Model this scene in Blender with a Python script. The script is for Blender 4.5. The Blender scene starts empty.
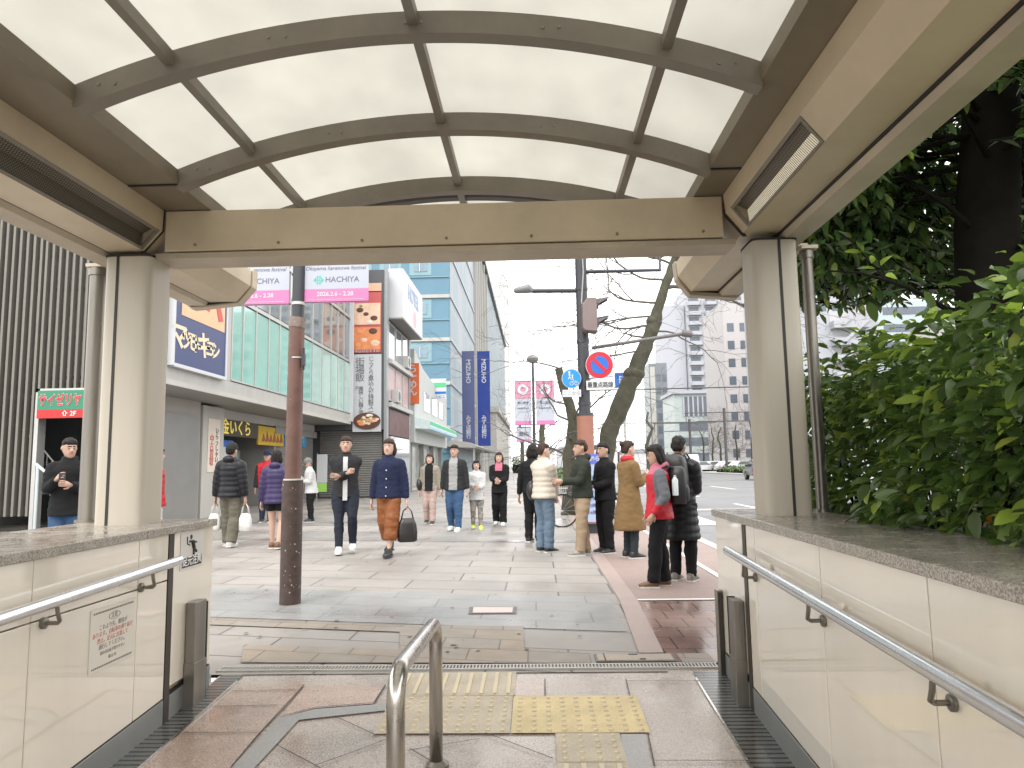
import bpy, bmesh, math, random
from mathutils import Vector, Matrix
random.seed(7)
R = math.radians
scene = bpy.context.scene
COL = scene.collection

# ------------------------------------------------------------------ camera model
F = 720.0; H = 1.3
def _n(v):
    l = math.sqrt(sum(a*a for a in v)); return [a/l for a in v]
def _c(a, b): return [a[1]*b[2]-a[2]*b[1], a[2]*b[0]-a[0]*b[2], a[0]*b[1]-a[1]*b[0]]
_A = _n([(536-512)/F, (465-384)/F, 1]); _U = _n(_c(_A, _n([1, -0.0165, 0])))
if _U[1] > 0: _U = [-u for u in _U]
_R = _n(_c(_A, _U))
if _R[0] < 0: _R = [-r for r in _R]
def ray(px, py):
    d = [(px-512)/F, (py-384)/F, 1]
    return tuple(sum(p*q for p, q in zip(d, v)) for v in (_R, _A, _U))
def atY(px, py, Y):
    r = ray(px, py); t = Y/r[1]; return Vector((r[0]*t, Y, H+r[2]*t))
def atZ(px, py, Z=0.0):
    r = ray(px, py); t = (Z-H)/r[2]; return Vector((r[0]*t, r[1]*t, Z))
def atX(px, py, X):
    r = ray(px, py); t = X/r[0]; return Vector((X, r[1]*t, H+r[2]*t))
SL = 0.065; YR = 4.75
def rampz(y): return -SL*(YR-y) if y < YR else 0.0
def atR(px, py, up=0.0):
    r = ray(px, py); t = (H+SL*YR)/(SL*r[1]-r[2])
    return Vector((r[0]*t, r[1]*t, H+r[2]*t+up))

cam = bpy.data.cameras.new('camera'); co = bpy.data.objects.new('camera', cam); COL.objects.link(co)
cam.sensor_width = 36; cam.lens = F/1024*36; cam.clip_start = 0.05; cam.clip_end = 2000
m = Matrix.Identity(4)
for i, v in enumerate(((_R[0], _A[0], _U[0]), (-_R[1], -_A[1], -_U[1]), (-_R[2], -_A[2], -_U[2]))):
    for j in range(3): m[j][i] = v[j]
m.translation = Vector((0, 0, H)); co.matrix_world = m
scene.camera = co

# ------------------------------------------------------------------ world and light
w = bpy.data.worlds.new('World'); scene.world = w; w.use_nodes = True
nt = w.node_tree; nt.nodes.clear()
out = nt.nodes.new('ShaderNodeOutputWorld'); bg = nt.nodes.new('ShaderNodeBackground')
sky = nt.nodes.new('ShaderNodeTexSky'); sky.sky_type = 'NISHITA'; sky.sun_disc = False
sky.sun_elevation = R(52); sky.sun_rotation = R(150); sky.dust_density = 3; sky.air_density = 1.0
hs = nt.nodes.new('ShaderNodeHueSaturation'); hs.inputs['Saturation'].default_value = 0.12
cl = nt.nodes.new('ShaderNodeTexNoise'); cl.inputs['Scale'].default_value = 2.2; cl.inputs['Detail'].default_value = 5
mr = nt.nodes.new('ShaderNodeMapRange'); mr.inputs[3].default_value = 0.85; mr.inputs[4].default_value = 1.2
mx = nt.nodes.new('ShaderNodeVectorMath'); mx.operation = 'SCALE'
L = nt.links.new
L(sky.outputs[0], hs.inputs['Color']); L(hs.outputs[0], mx.inputs[0]); L(cl.outputs[0], mr.inputs[0]); L(mr.outputs[0], mx.inputs['Scale'])
cm = nt.nodes.new('ShaderNodeMix'); cm.data_type = 'RGBA'; cm.inputs[0].default_value = .7; cm.inputs[7].default_value = (13.4, 13.2, 12.9, 1)
L(mx.outputs[0], cm.inputs[6]); L(cm.outputs[2], bg.inputs[0]); bg.inputs[1].default_value = 0.15; L(bg.outputs[0], out.inputs[0])
sun = bpy.data.lights.new('sun', 'SUN'); sun.energy = 1.2; sun.angle = R(25); sun.color = (1, .97, .92)
so = bpy.data.objects.new('sun', sun); COL.objects.link(so)
so.rotation_euler = (R(38), 0, R(150-180)); so.location = (0, 0, 30)
vs = scene.view_settings; vs.view_transform = 'Standard'; vs.look = 'None'; vs.gamma = 1; vs.use_curve_mapping = False
vs.exposure = 0.78
scene.cycles.max_bounces = 10; scene.cycles.diffuse_bounces = 5; scene.cycles.transmission_bounces = 6; scene.cycles.transparent_max_bounces = 8

# ------------------------------------------------------------------ materials
MC = {}
def mat(name, c, rough=.6, metal=0, var=.08, scale=3.0, bump=0, bscale=60, coat=0, emit=0, trans=None, spec=.5, grime=0, rvar=0, streak=False, speck=0):
    if name in MC: return MC[name]
    m = bpy.data.materials.new(name); m.use_nodes = True; n = m.node_tree; b = n.nodes['Principled BSDF']; MC[name] = m
    tc = n.nodes.new('ShaderNodeTexCoord'); l = n.links.new
    b.inputs['Roughness'].default_value = rough; b.inputs['Metallic'].default_value = metal
    b.inputs['Coat Weight'].default_value = coat; b.inputs['Specular IOR Level'].default_value = spec
    src = tc.outputs['Object']
    if streak:
        mp = n.nodes.new('ShaderNodeMapping'); mp.inputs['Scale'].default_value = (1, 1, .12); l(src, mp.inputs[0]); src = mp.outputs[0]
    nz = n.nodes.new('ShaderNodeTexNoise'); nz.inputs['Scale'].default_value = scale; nz.inputs['Detail'].default_value = 6; nz.inputs['Roughness'].default_value = .65
    l(src, nz.inputs['Vector'])
    cr = n.nodes.new('ShaderNodeMapRange'); cr.inputs[1].default_value = .25; cr.inputs[2].default_value = .75
    cr.inputs[3].default_value = 1-var-grime; cr.inputs[4].default_value = 1+var; l(nz.outputs[0], cr.inputs[0])
    vm = n.nodes.new('ShaderNodeVectorMath'); vm.operation = 'SCALE'; vm.inputs[0].default_value = c[:3]; l(cr.outputs[0], vm.inputs['Scale'])
    last = vm.outputs[0]
    if speck:
        n2 = n.nodes.new('ShaderNodeTexNoise'); n2.inputs['Scale'].default_value = 140; n2.inputs['Detail'].default_value = 2; l(tc.outputs['Object'], n2.inputs['Vector'])
        c2 = n.nodes.new('ShaderNodeMapRange'); c2.inputs[1].default_value = .35; c2.inputs[2].default_value = .65; c2.inputs[3].default_value = 1-speck; c2.inputs[4].default_value = 1+speck; l(n2.outputs[0], c2.inputs[0])
        v2 = n.nodes.new('ShaderNodeVectorMath'); v2.operation = 'SCALE'; l(last, v2.inputs[0]); l(c2.outputs[0], v2.inputs['Scale']); last = v2.outputs[0]
    l(last, b.inputs['Base Color'])
    if rvar:
        rr = n.nodes.new('ShaderNodeMapRange'); rr.inputs[1].default_value = .35; rr.inputs[2].default_value = .65
        rr.inputs[3].default_value = max(.03, rough-rvar); rr.inputs[4].default_value = min(1, rough+rvar); l(nz.outputs[0], rr.inputs[0]); l(rr.outputs[0], b.inputs['Roughness'])
    if bump:
        n3 = n.nodes.new('ShaderNodeTexNoise'); n3.inputs['Scale'].default_value = bscale; n3.inputs['Detail'].default_value = 3; l(tc.outputs['Object'], n3.inputs['Vector'])
        bp = n.nodes.new('ShaderNodeBump'); bp.inputs['Strength'].default_value = bump; bp.inputs['Distance'].default_value = .01; l(n3.outputs[0], bp.inputs['Height']); l(bp.outputs[0], b.inputs['Normal'])
    if emit:
        b.inputs['Emission Color'].default_value = (*c[:3], 1); b.inputs['Emission Strength'].default_value = emit
    return m

def slabmat(name, c1, c2, bw, rh, mortar=.006, mc=(.16, .15, .14), shear=.2, rough=.45, offset=.5, rot=0, speck=.12, rvar=.2, stain=.18):
    m = bpy.data.materials.new(name); m.use_nodes = True; n = m.node_tree; b = n.nodes['Principled BSDF']; l = n.links.new
    tc = n.nodes.new('ShaderNodeTexCoord'); sp = n.nodes.new('ShaderNodeSeparateXYZ'); l(tc.outputs['Object'], sp.inputs[0])
    ma = n.nodes.new('ShaderNodeMath'); ma.operation = 'MULTIPLY_ADD'; ma.inputs[1].default_value = shear
    l(sp.outputs[0], ma.inputs[0]); l(sp.outputs[1], ma.inputs[2])
    cb = n.nodes.new('ShaderNodeCombineXYZ'); l(sp.outputs[0], cb.inputs[0]); l(ma.outputs[0], cb.inputs[1])
    mp = n.nodes.new('ShaderNodeMapping'); mp.inputs['Rotation'].default_value = (0, 0, rot); mp.inputs['Location'].default_value = (200, 200, 0); l(cb.outputs[0], mp.inputs[0])
    br = n.nodes.new('ShaderNodeTexBrick'); l(mp.outputs[0], br.inputs['Vector']); br.offset = offset
    br.inputs['Scale'].default_value = 1; br.inputs['Brick Width'].default_value = bw; br.inputs['Row Height'].default_value = rh
    br.inputs['Mortar Size'].default_value = mortar; br.inputs['Mortar Smooth'].default_value = .1
    br.inputs['Color1'].default_value = (*c1, 1); br.inputs['Color2'].default_value = (*c2, 1); br.inputs['Mortar'].default_value = (*mc, 1)
    last = br.outputs['Color']
    for sc_, am, det in ((.7, stain, 6), (5, stain*.6, 5), (150, speck, 2)):
        nz = n.nodes.new('ShaderNodeTexNoise'); nz.inputs['Scale'].default_value = sc_; nz.inputs['Detail'].default_value = det; l(tc.outputs['Object'], nz.inputs['Vector'])
        c = n.nodes.new('ShaderNodeMapRange'); c.inputs[1].default_value = .3; c.inputs[2].default_value = .7; c.inputs[3].default_value = 1-am; c.inputs[4].default_value = 1+am*.6; l(nz.outputs[0], c.inputs[0])
        v = n.nodes.new('ShaderNodeVectorMath'); v.operation = 'SCALE'; l(last, v.inputs[0]); l(c.outputs[0], v.inputs['Scale']); last = v.outputs[0]
        if sc_ == .7: keep = nz
    l(last, b.inputs['Base Color'])
    rr = n.nodes.new('ShaderNodeMapRange'); rr.inputs[1].default_value = .35; rr.inputs[2].default_value = .65; rr.inputs[3].default_value = max(.08, rough-rvar); rr.inputs[4].default_value = min(1, rough+rvar)
    l(keep.outputs[0], rr.inputs[0]); l(rr.outputs[0], b.inputs['Roughness'])
    bp = n.nodes.new('ShaderNodeBump'); bp.inputs['Strength'].default_value = .5; bp.inputs['Distance'].default_value = .004; bp.invert = True
    l(br.outputs['Fac'], bp.inputs['Height']); l(bp.outputs[0], b.inputs['Normal'])
    MC[name] = m
    return m

# ------------------------------------------------------------------ mesh builder
class MB:
    def __init__(s): s.v = []; s.f = []; s.mi = []; s.cur = 0
    def add(s, vs, fs):
        o = len(s.v); s.v += [tuple(v) for v in vs]
        for f in fs: s.f.append([o+i for i in f]); s.mi.append(s.cur)
        return s
    def box(s, x0, x1, y0, y1, z0, z1):
        if x0 > x1: x0, x1 = x1, x0
        if y0 > y1: y0, y1 = y1, y0
        if z0 > z1: z0, z1 = z1, z0
        return s.add([(x0,y0,z0),(x1,y0,z0),(x1,y1,z0),(x0,y1,z0),(x0,y0,z1),(x1,y0,z1),(x1,y1,z1),(x0,y1,z1)],
              [(0,3,2,1),(4,5,6,7),(0,1,5,4),(1,2,6,5),(2,3,7,6),(3,0,4,7)])
    def slopebox(s, x0, x1, y0, y1, za, zb, t0=None):   # bottom/top follow the ramp in y
        r0, r1 = rampz(y0), rampz(y1)
        return s.add([(x0,y0,za+r0),(x1,y0,za+r0),(x1,y1,za+r1),(x0,y1,za+r1),(x0,y0,zb+r0),(x1,y0,zb+r0),(x1,y1,zb+r1),(x0,y1,zb+r1)],
              [(0,3,2,1),(4,5,6,7),(0,1,5,4),(1,2,6,5),(2,3,7,6),(3,0,4,7)])
    def prism(s, poly, ax, a0, a1):
        # poly: list of 2D; ax 'y': (x,z) extruded along y; 'z': (x,y) extruded along z; 'x': (y,z)
        def P(p, a):
            return {'y': (p[0], a, p[1]), 'z': (p[0], p[1], a), 'x': (a, p[0], p[1])}[ax]
        n = len(poly); vs = [P(p, a0) for p in poly]+[P(p, a1) for p in poly]
        fs = [list(range(n))[::-1], list(range(n, 2*n))]+[(i, (i+1) % n, n+(i+1) % n, n+i) for i in range(n)]
        return s.add(vs, fs)
    def sheet(s, pts): return s.add(pts, [list(range(len(pts)))])
    def tube(s, pts, r, n=10, cap=True):
        pts = [Vector(p) for p in pts]; rs = r if isinstance(r, (list, tuple)) else [r]*len(pts)
        t0 = (pts[1]-pts[0]).normalized(); up = Vector((0, 0, 1)) if abs(t0.z) < .9 else Vector((1, 0, 0))
        u = t0.cross(up).normalized(); vs = []; k = len(pts)
        for i, p in enumerate(pts):
            t = (pts[min(i+1, k-1)]-pts[max(i-1, 0)]).normalized()
            u = (u-t*u.dot(t)).normalized(); v = t.cross(u)
            for j in range(n):
                a = 2*math.pi*j/n; vs.append(p+(u*math.cos(a)+v*math.sin(a))*rs[i])
        fs = [(i*n+j, i*n+(j+1) % n, (i+1)*n+(j+1) % n, (i+1)*n+j) for i in range(k-1) for j in range(n)]
        if cap: fs += [list(range(n))[::-1], [(k-1)*n+j for j in range(n)]]
        return s.add(vs, fs)
    def rings(s, rings, cap=True):   # rings: list of lists of points
        n = len(rings[0]); k = len(rings); vs = [p for r in rings for p in r]
        fs = [(i*n+j, i*n+(j+1) % n, (i+1)*n+(j+1) % n, (i+1)*n+j) for i in range(k-1) for j in range(n)]
        if cap: fs += [list(range(n))[::-1], [(k-1)*n+j for j in range(n)]]
        return s.add(vs, fs)
    def ell(s, c, rx, ry, rz, n=14, k=9):
        rg = []
        for i in range(k+1):
            th = math.pi*(i+.02 if i == 0 else i-.02 if i == k else i)/k
            rg.append([(c[0]+rx*math.sin(th)*math.cos(2*math.pi*j/n), c[1]+ry*math.sin(th)*math.sin(2*math.pi*j/n), c[2]-rz*math.cos(th)) for j in range(n)])
        return s.rings(rg)
    def disc(s, c, r, nrm, t=.01, n=28):
        nrm = Vector(nrm).normalized(); return s.tube([Vector(c)-nrm*t/2, Vector(c)+nrm*t/2], r, n)
    def build(s, name, mats, parent=None, smooth=False, bevel=0, local=False, recalc=True):
        me = bpy.data.meshes.new(name)
        off = Vector((0, 0, 0))
        if parent is not None and not local:
            p = parent
            while p is not None: off += p.location; p = p.parent
        me.from_pydata([Vector(v)-off for v in s.v], [], s.f)
        for mm in (mats if isinstance(mats, (list, tuple)) else [mats]): me.materials.append(mm)
        me.polygons.foreach_set('material_index', s.mi)
        if recalc:
            bm = bmesh.new(); bm.from_mesh(me); bmesh.ops.recalc_face_normals(bm, faces=bm.faces); bm.to_mesh(me); bm.free()
        if smooth:
            me.polygons.foreach_set('use_smooth', [True]*len(me.polygons))
            if smooth != 'all': me.set_sharp_from_angle(angle=R(40))
        me.update()
        o = bpy.data.objects.new(name, me); COL.objects.link(o)
        if parent is not None: o.parent = parent
        if bevel:
            b = o.modifiers.new('bevel', 'BEVEL'); b.width = bevel; b.segments = 2; b.limit_method = 'ANGLE'; b.angle_limit = R(50)
        return o

def tag(o, label=None, cat=None, group=None, kind=None):
    if label: o['label'] = label
    if cat: o['category'] = cat
    if group: o['group'] = group
    if kind: o['kind'] = kind
    return o
def root(name, loc, label, cat, group=None, rz=0):
    o = bpy.data.objects.new(name, None); COL.objects.link(o); o.location = loc; o.rotation_euler.z = rz
    o.empty_display_size = .2
    return tag(o, label, cat, group)
def struct(o): o['kind'] = 'structure'; return o
def copy_tree(o, parent=None):
    c = o.copy(); COL.objects.link(c)
    if parent is not None: c.parent = parent
    for ch in [x for x in bpy.data.objects if x.parent == o]: copy_tree(ch, c)
    return c

def text(s, size, pos, face, m, parent, name='lettering', bold=.0, ext=.004, align='CENTER', spacing=1.0, vertical=False, sx=1.0, shear=0, rot=0, linesp=1.0):
    if vertical: s = '\n'.join(s)
    c = bpy.data.curves.new('t', 'FONT'); c.body = s; c.size = size; c.align_x = align; c.align_y = 'CENTER'
    c.offset = bold*size; c.extrude = ext; c.space_character = spacing; c.space_line = linesp*(.82 if vertical else 1); c.shear = shear; c.resolution_u = 3
    o = bpy.data.objects.new('t', c); COL.objects.link(o); bpy.context.view_layer.update()
    me = bpy.data.meshes.new_from_object(o.evaluated_get(bpy.context.evaluated_depsgraph_get()))
    bpy.data.objects.remove(o); bpy.data.curves.remove(c)
    off = Vector((0, 0, 0)); p = parent
    while p is not None: off += p.location; p = p.parent
    cr, sr = math.cos(rot), math.sin(rot)
    for v in me.vertices:
        x, y, z = v.co; x *= sx; x, y = x*cr-y*sr, x*sr+y*cr
        if face == 'S': q = Vector((x, -z, y))          # faces the camera (-Y)
        elif face == 'E': q = Vector((z, x, y))         # faces +X
        elif face == 'W': q = Vector((-z, -x, y))
        v.co = q+Vector(pos)-off
    me.materials.clear(); me.materials.append(m)
    o = bpy.data.objects.new(name, me); COL.objects.link(o); o.parent = parent
    return o
# ================================================================== palette
ivory = mat('ivory_panel', (.85, .79, .69), rough=.06, var=.03, scale=1.2, coat=1.0, grime=.11, spec=.6, streak=True)
cream = mat('cream_painted_steel', (.66, .555, .40), rough=.42, var=.04, scale=1.6, grime=.2, bump=.03, bscale=9)
creamd = mat('cream_painted_steel_shabby', (.58, .50, .38), rough=.5, var=.06, scale=1.3, grime=.34)
bronze = mat('bronze_paint', (.225, .20, .16), rough=.45, var=.08, scale=4, grime=.12)
bronzel = mat('bronze_paint_valley', (.225, .19, .135), rough=.5, var=.08, scale=3, grime=.12)
dark = mat('dark_sealant', (.03, .027, .024), rough=.6)
darkb = mat('dark_brown_metal', (.06, .05, .042), rough=.4, metal=.4)
steel = mat('brushed_stainless', (.52, .50, .47), rough=.24, metal=1, var=.08, scale=9, streak=True, rvar=.08)
steeld = mat('dull_stainless', (.27, .25, .22), rough=.38, metal=.8, var=.15, scale=8, streak=True, grime=.2)
railm = mat('clear_rail_sleeve', (.66, .67, .68), rough=.2, metal=.75, var=.05, scale=5, rvar=.08, coat=.3)
granite = mat('speckled_granite', (.34, .31, .27), rough=.22, var=.12, scale=6, speck=.45, rvar=.12)
skirt = mat('grey_skirting', (.25, .26, .255), rough=.35, metal=.3, var=.08, scale=5)
pillar_m = mat('pillar_cladding', (.52, .475, .395), rough=.45, var=.05, scale=3, streak=True, grime=.1)
white = mat('white_paint', (.8, .8, .79), rough=.5, var=.03)
black = mat('black_print', (.03, .03, .03), rough=.6)

def coatpanel():
    m = bpy.data.materials.new('frosted_polycarbonate'); m.use_nodes = True; n = m.node_tree; l = n.links.new; n.nodes.clear()
    o = n.nodes.new('ShaderNodeOutputMaterial'); t = n.nodes.new('ShaderNodeBsdfTranslucent'); d = n.nodes.new('ShaderNodeBsdfDiffuse'); mx = n.nodes.new('ShaderNodeMixShader')
    tc = n.nodes.new('ShaderNodeTexCoord'); mp = n.nodes.new('ShaderNodeMapping'); mp.inputs['Scale'].default_value = (1.2, .8, 1.2); l(tc.outputs['Object'], mp.inputs[0])
    nz = n.nodes.new('ShaderNodeTexNoise'); nz.inputs['Scale'].default_value = 2.2; nz.inputs['Detail'].default_value = 7; l(mp.outputs[0], nz.inputs[0])
    r = n.nodes.new('ShaderNodeMapRange'); r.inputs[1].default_value = .3; r.inputs[2].default_value = .7; r.inputs[3].default_value = .90; r.inputs[4].default_value = 1.04; l(nz.outputs[0], r.inputs[0])
    v = n.nodes.new('ShaderNodeVectorMath'); v.operation = 'SCALE'; v.inputs[0].default_value = (.63, .62, .585); l(r.outputs[0], v.inputs['Scale'])
    l(v.outputs[0], t.inputs[0]); d.inputs[0].default_value = (.65, .64, .58, 1); mx.inputs[0].default_value = .2
    l(t.outputs[0], mx.inputs[1]); l(d.outputs[0], mx.inputs[2]); l(mx.outputs[0], o.inputs[0]); return m
poly = coatpanel()

# ================================================================== parapet walls of the stair exit
def wall(side):
    X = -2.03 if side < 0 else 1.15
    s = -1 if side < 0 else 1          # outward direction
    yend = 4.52 if side < 0 else 4.76
    wid = .72 if side < 0 else .56
    ys_seam = [-2.4, -1.1, .2, 1.55, 2.225, 3.045, 3.97] if side > 0 else [-2.4, -.9, .6, 2.1, 2.9, 3.68, 3.985]
    ystrip = (4.09, 4.15) if side > 0 else (3.975, 4.03)
    t = root('parapet_wall', (X+s*.3, 3, 0), 'ivory panelled wall with granite top %s' % ('on the left of the exit, bearing the notice sheet' if side < 0 else 'on the right of the exit, below the green hedge'), 'wall')
    MB().slopebox(X+s*.03, X+s*wid, -2.6, yend-.03, -.15, 0).box(X+s*.03, X+s*(wid-.03), -2.6, yend-.03, -.4, .955).build('wall_core', creamd, t)
    # glossy panels with real joints
    g = .0035
    zh = .705 if side < 0 else None
    edges = ys_seam[:-1]+[ystrip[0]]
    if side > 0: edges = [-2.4, -1.1, .2, 1.55, 2.225, 3.045, 3.93, ystrip[0]]
    for a, b in zip(edges[:-1], edges[1:]):
        def zb(y): return rampz(y)+.135
        lo = MB()
        top = .705 if side < 0 else .952
        x0, x1 = X, X+s*.03
        def slab(y0, y1, f0, f1, ztop):
            lo.add([(x0, y0, f0), (x1, y0, f0), (x1, y1, f1), (x0, y1, f1), (x0, y0, ztop), (x1, y0, ztop), (x1, y1, ztop), (x0, y1, ztop)],
                   [(0,3,2,1),(4,5,6,7),(0,1,5,4),(1,2,6,5),(2,3,7,6),(3,0,4,7)])
        if side < 0:
            slab(a+g, b-g, zb(a), zb(b), .702); lo.build('panel', ivory, t, bevel=.002)
            lo = MB(); slab(a+g, b-g, .709, .709, .952); lo.build('panel', ivory, t, bevel=.002)
        else:
            slab(a+g, b-g, zb(a), zb(b), .952); lo.build('panel', ivory, t, bevel=.002)
    # end section
    MB().box(X, X+s*.03, ystrip[1]+g, yend, .13, .952).box(X+s*.03, X+s*wid, yend-.03, yend, .13, .952).build('end_panel', ivory, t, bevel=.002)
    MB().box(X+s*-.004, X+s*.03, ystrip[0], ystrip[1], -.06, .95).build('shutter_groove', darkb, t)
    MB().slopebox(X-s*.004, X+s*.03, -2.6, ystrip[0]-.004, -.02, .128).slopebox(X-s*.004, X+s*.03, ystrip[1]+.004, yend+.004, -.02, .128).build('skirting', skirt, t, bevel=.003)
    MB().box(X+s*.031, X+s*wid, yend-.03, yend+.003, -.15, .128).build('skirting', skirt, t)
    MB().slopebox(X-s*.001, X+s*.03, -2.6, yend, .128, .136).build('skirting_joint', dark, t)
    # granite coping in blocks
    for a, b in zip([-2.6, -1.2, .1, 1.3, 2.5, 3.72], [-1.2, .1, 1.3, 2.5, 3.72, yend+.02]):
        MB().box(X-s*.02, X+s*wid, a+.002, b-.002, .955, .998).build('coping', granite, t, bevel=.004)
    # surface post guiding the flood boards
    p = root('guide_post', (X, 4.25, 0), 'brown metal guide post for flood boards standing against the %s wall end' % ('left' if side < 0 else 'right'), 'post', 'guide posts for flood boards')
    ya, yb = (4.19, 4.33) if side < 0 else (4.18, 4.30)
    MB().box(X-s*.005, X-s*.062, ya, yb, rampz(ya)-.01, .545 if side < 0 else .525).build('post_body', steeld, p, bevel=.004)
    MB().box(X-s*.02, X-s*.065, yb+.001, yb+.012, rampz(ya), .53).build('channel', darkb, p)
    MB().box(X-s*.003, X-s*.067, ya-.004, yb+.004, rampz(ya), .21).build('sleeve', steeld, p, bevel=.003)
    return t
WL = wall(-1); WR = wall(1)
# thin end strip on the right wall
pp = root('guide_post', (1.12, 4.6, 0), 'thin dark metal edge strip at the street end of the right wall', 'post', 'guide posts for flood boards')
MB().box(1.115, 1.148, 4.66, 4.73, -.01, .5).build('post_body', steeld, pp, bevel=.003)
MB().box(1.120, 1.145, 4.655, 4.659, 0, .49).build('channel', darkb, pp)

# handrails
def handrail(side):
    X = -1.945 if side < 0 else 1.075
    s = -1 if side < 0 else 1
    wallx = -2.03 if side < 0 else 1.15
    y1 = 3.93 if side < 0 else 4.2
    z1 = .817 if side < 0 else .80
    k = .03 if side < 0 else .038
    r = .0255
    t = root('handrail', (X, 1, .7), 'round silver handrail along the %s wall' % ('left' if side < 0 else 'right'), 'handrail')
    pts = [(X, -2.4, z1-k*(y1+2.4)), (X, 0, z1-k*y1), (X, y1, z1)]
    MB().tube(pts, r, 20).ell((X, y1, z1), r, .012, r).build('rail', railm, t, smooth=True)
    MB().tube([(X, 1.0, z1-k*(y1-1.0)), (X, 1.04, z1-k*(y1-1.04))], r+.002, 20).build('rail_joint', steel, t, smooth=True)
    for yb in ((3.70, 2.97, 2.0, .9) if side < 0 else (3.93, 3.03, 2.13, 1.2, .2)):
        zr = z1-k*(y1-yb)
        b = MB(); b.tube([(X, yb-.04, zr-r), (X, yb-.035, zr-.05), (X, yb-.02, zr-.085), (X+s*.02, yb, zr-.098), (wallx-s*.004, yb+.0, zr-.098)], .0085, 10)
        b.build('bracket', steeld, t, smooth=True)
        MB().tube([(wallx-s*.012, yb, zr-.098), (wallx-s*.001, yb, zr-.098)], .024, 16).ell((wallx-s*.012, yb, zr-.098), .006, .022, .022).build('bracket_cap', steeld, t, smooth=True)
    return t
handrail(-1); handrail(1)

# hoop rail in the middle of the exit
t = root('hoop_handrail', (-.485, 3, rampz(3)), 'stainless steel hoop handrail standing in the middle of the exit floor', 'handrail')
X = -.485
pts = [(X, 2.5, rampz(2.5))]
for k in range(7):
    a = R(90*k/6); pts.append((X, 2.5+.10*(1-math.cos(a)), .53+.10*math.sin(a)-.02))
for k in range(7):
    a = R(90*k/6); pts.append((X-.005, 3.40+.10*math.sin(a), .475+.10*math.cos(a)))
pts.append((X-.005, 3.5, rampz(3.5)))
MB().tube(pts, .0315, 24).build('hoop', steel, t, smooth='all')
for y in (2.5, 3.5):
    MB().tube([(X, y, rampz(y)), (X, y, rampz(y)+.014)], .055, 24).tube([(X, y, rampz(y)+.014), (X, y, rampz(y)+.03)], [.05, .036], 24).build('base_flange', steeld, t, smooth=True)

# ================================================================== canopy
can = root('canopy', (-.48, 4.2, 0), 'barrel canopy of frosted panels on brown ribs over the exit', 'canopy')
profL = [(-2.19, 2.84), (-2.195, 2.72), (-2.30, 2.60), (-2.515, 2.60)]
profR = [(1.12, 2.84), (1.13, 2.735), (1.225, 2.615), (1.43, 2.615)]
for side in (-1, 1):
    p = profL if side < 0 else profR
    s = side
    yend = 5.42 if side < 0 else 5.5
    xo = p[3][0]
    # main cream box beam; the light recess is a separate cut made by leaving the chamfer open between ya..yb
    body = [(p[0][0], 2.845), p[1], p[2], p[3], (p[3][0]+s*.005, 2.845)]
    rec = {-1: (-3.0, 4.06), 1: (2.86, 4.0)}[side]
    b = MB()
    if side < 0:
        b.prism(body, 'y', 4.06, yend)
        b.prism([(p[0][0], 2.845), p[1], (p[1][0]-.012, 2.708), (p[1][0]-.09, 2.845)], 'y', -3, 4.06)
        b.prism([p[2], p[3], (p[3][0], 2.845), (p[3][0]+.13, 2.845), (p[2][0]-.012, 2.615)], 'y', -3, 4.06)
    else:
        b.prism(body, 'y', 3.98, yend); b.prism(body, 'y', 1.62, 2.90)
        for a_, b_ in ((2.90, 3.98), (-3, 1.62)):
            b.prism([(p[0][0], 2.845), p[1], (p[1][0]+.012, 2.72), (p[1][0]+.09, 2.845)], 'y', a_, b_)
            b.prism([p[2], p[3], (p[3][0], 2.845), (p[3][0]-.13, 2.845), (p[2][0]+.012, 2.63)], 'y', a_, b_)
    sb = b.build('side_beam', cream, can)
    # outer flashing
    q = xo
    MB().prism([(q+s*.008, 2.602), (q+s*.03, 2.575), (q+s*.16, 2.575), (q+s*.20, 2.62), (q+s*.20, 2.95), (q+s*.008, 2.95)], 'y', -3, yend).build('outer_flashing', creamd, sb)
    MB().prism([(q-s*.001, 2.6), (q+s*.007, 2.6), (q+s*.007, 2.84), (q-s*.001, 2.84)], 'y', -3, yend-.01).build('beam_joint', dark, sb)
    # octagonal end cap
    cap = [(p[0][0], 2.845), p[1], p[2], (q+s*.15, p[2][1]-.03), (q+s*.20, 2.62), (q+s*.20, 2.845)]
    cc = [(p[0][0]-s*.012, 2.86), (p[1][0]-s*.012, 2.715), (p[2][0]-s*.006, 2.588), (q+s*.15, 2.555), (q+s*.215, 2.61), (q+s*.215, 2.86)]
    MB().prism(cap, 'y', yend, yend+.008).build('end_joint', dark, sb)
    MB().prism(cc, 'y', yend+.008, yend+.10).build('end_cap', creamd, sb, bevel=.004)
    MB().prism([(p[0][0]-s*.002, 2.85), (p[1][0]-s*.003, 2.718), (p[2][0]-s*.001, 2.597), (p[2][0]+s*.02, 2.597), (p[1][0]+s*.02, 2.73), (p[0][0]+s*.02, 2.85)], 'y', 4.085, 4.10).build('beam_collar', dark, sb)
    # brown valley sheet up to the vault
    xs = -1.915 if side < 0 else .955
    MB().prism([(p[0][0]+s*.02, 2.85), (xs, 2.85), (xs, 2.93), (p[0][0]+s*.02, 2.93)], 'y', -3, 4.34).build('valley_gutter', bronzel, can)
    MB().prism([(p[0][0]-s*.001, 2.842), (xs, 2.842), (xs, 2.85), (p[0][0]-s*.001, 2.85)], 'y', 3.70, 3.715).build('gutter_joint', dark, can)
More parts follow.
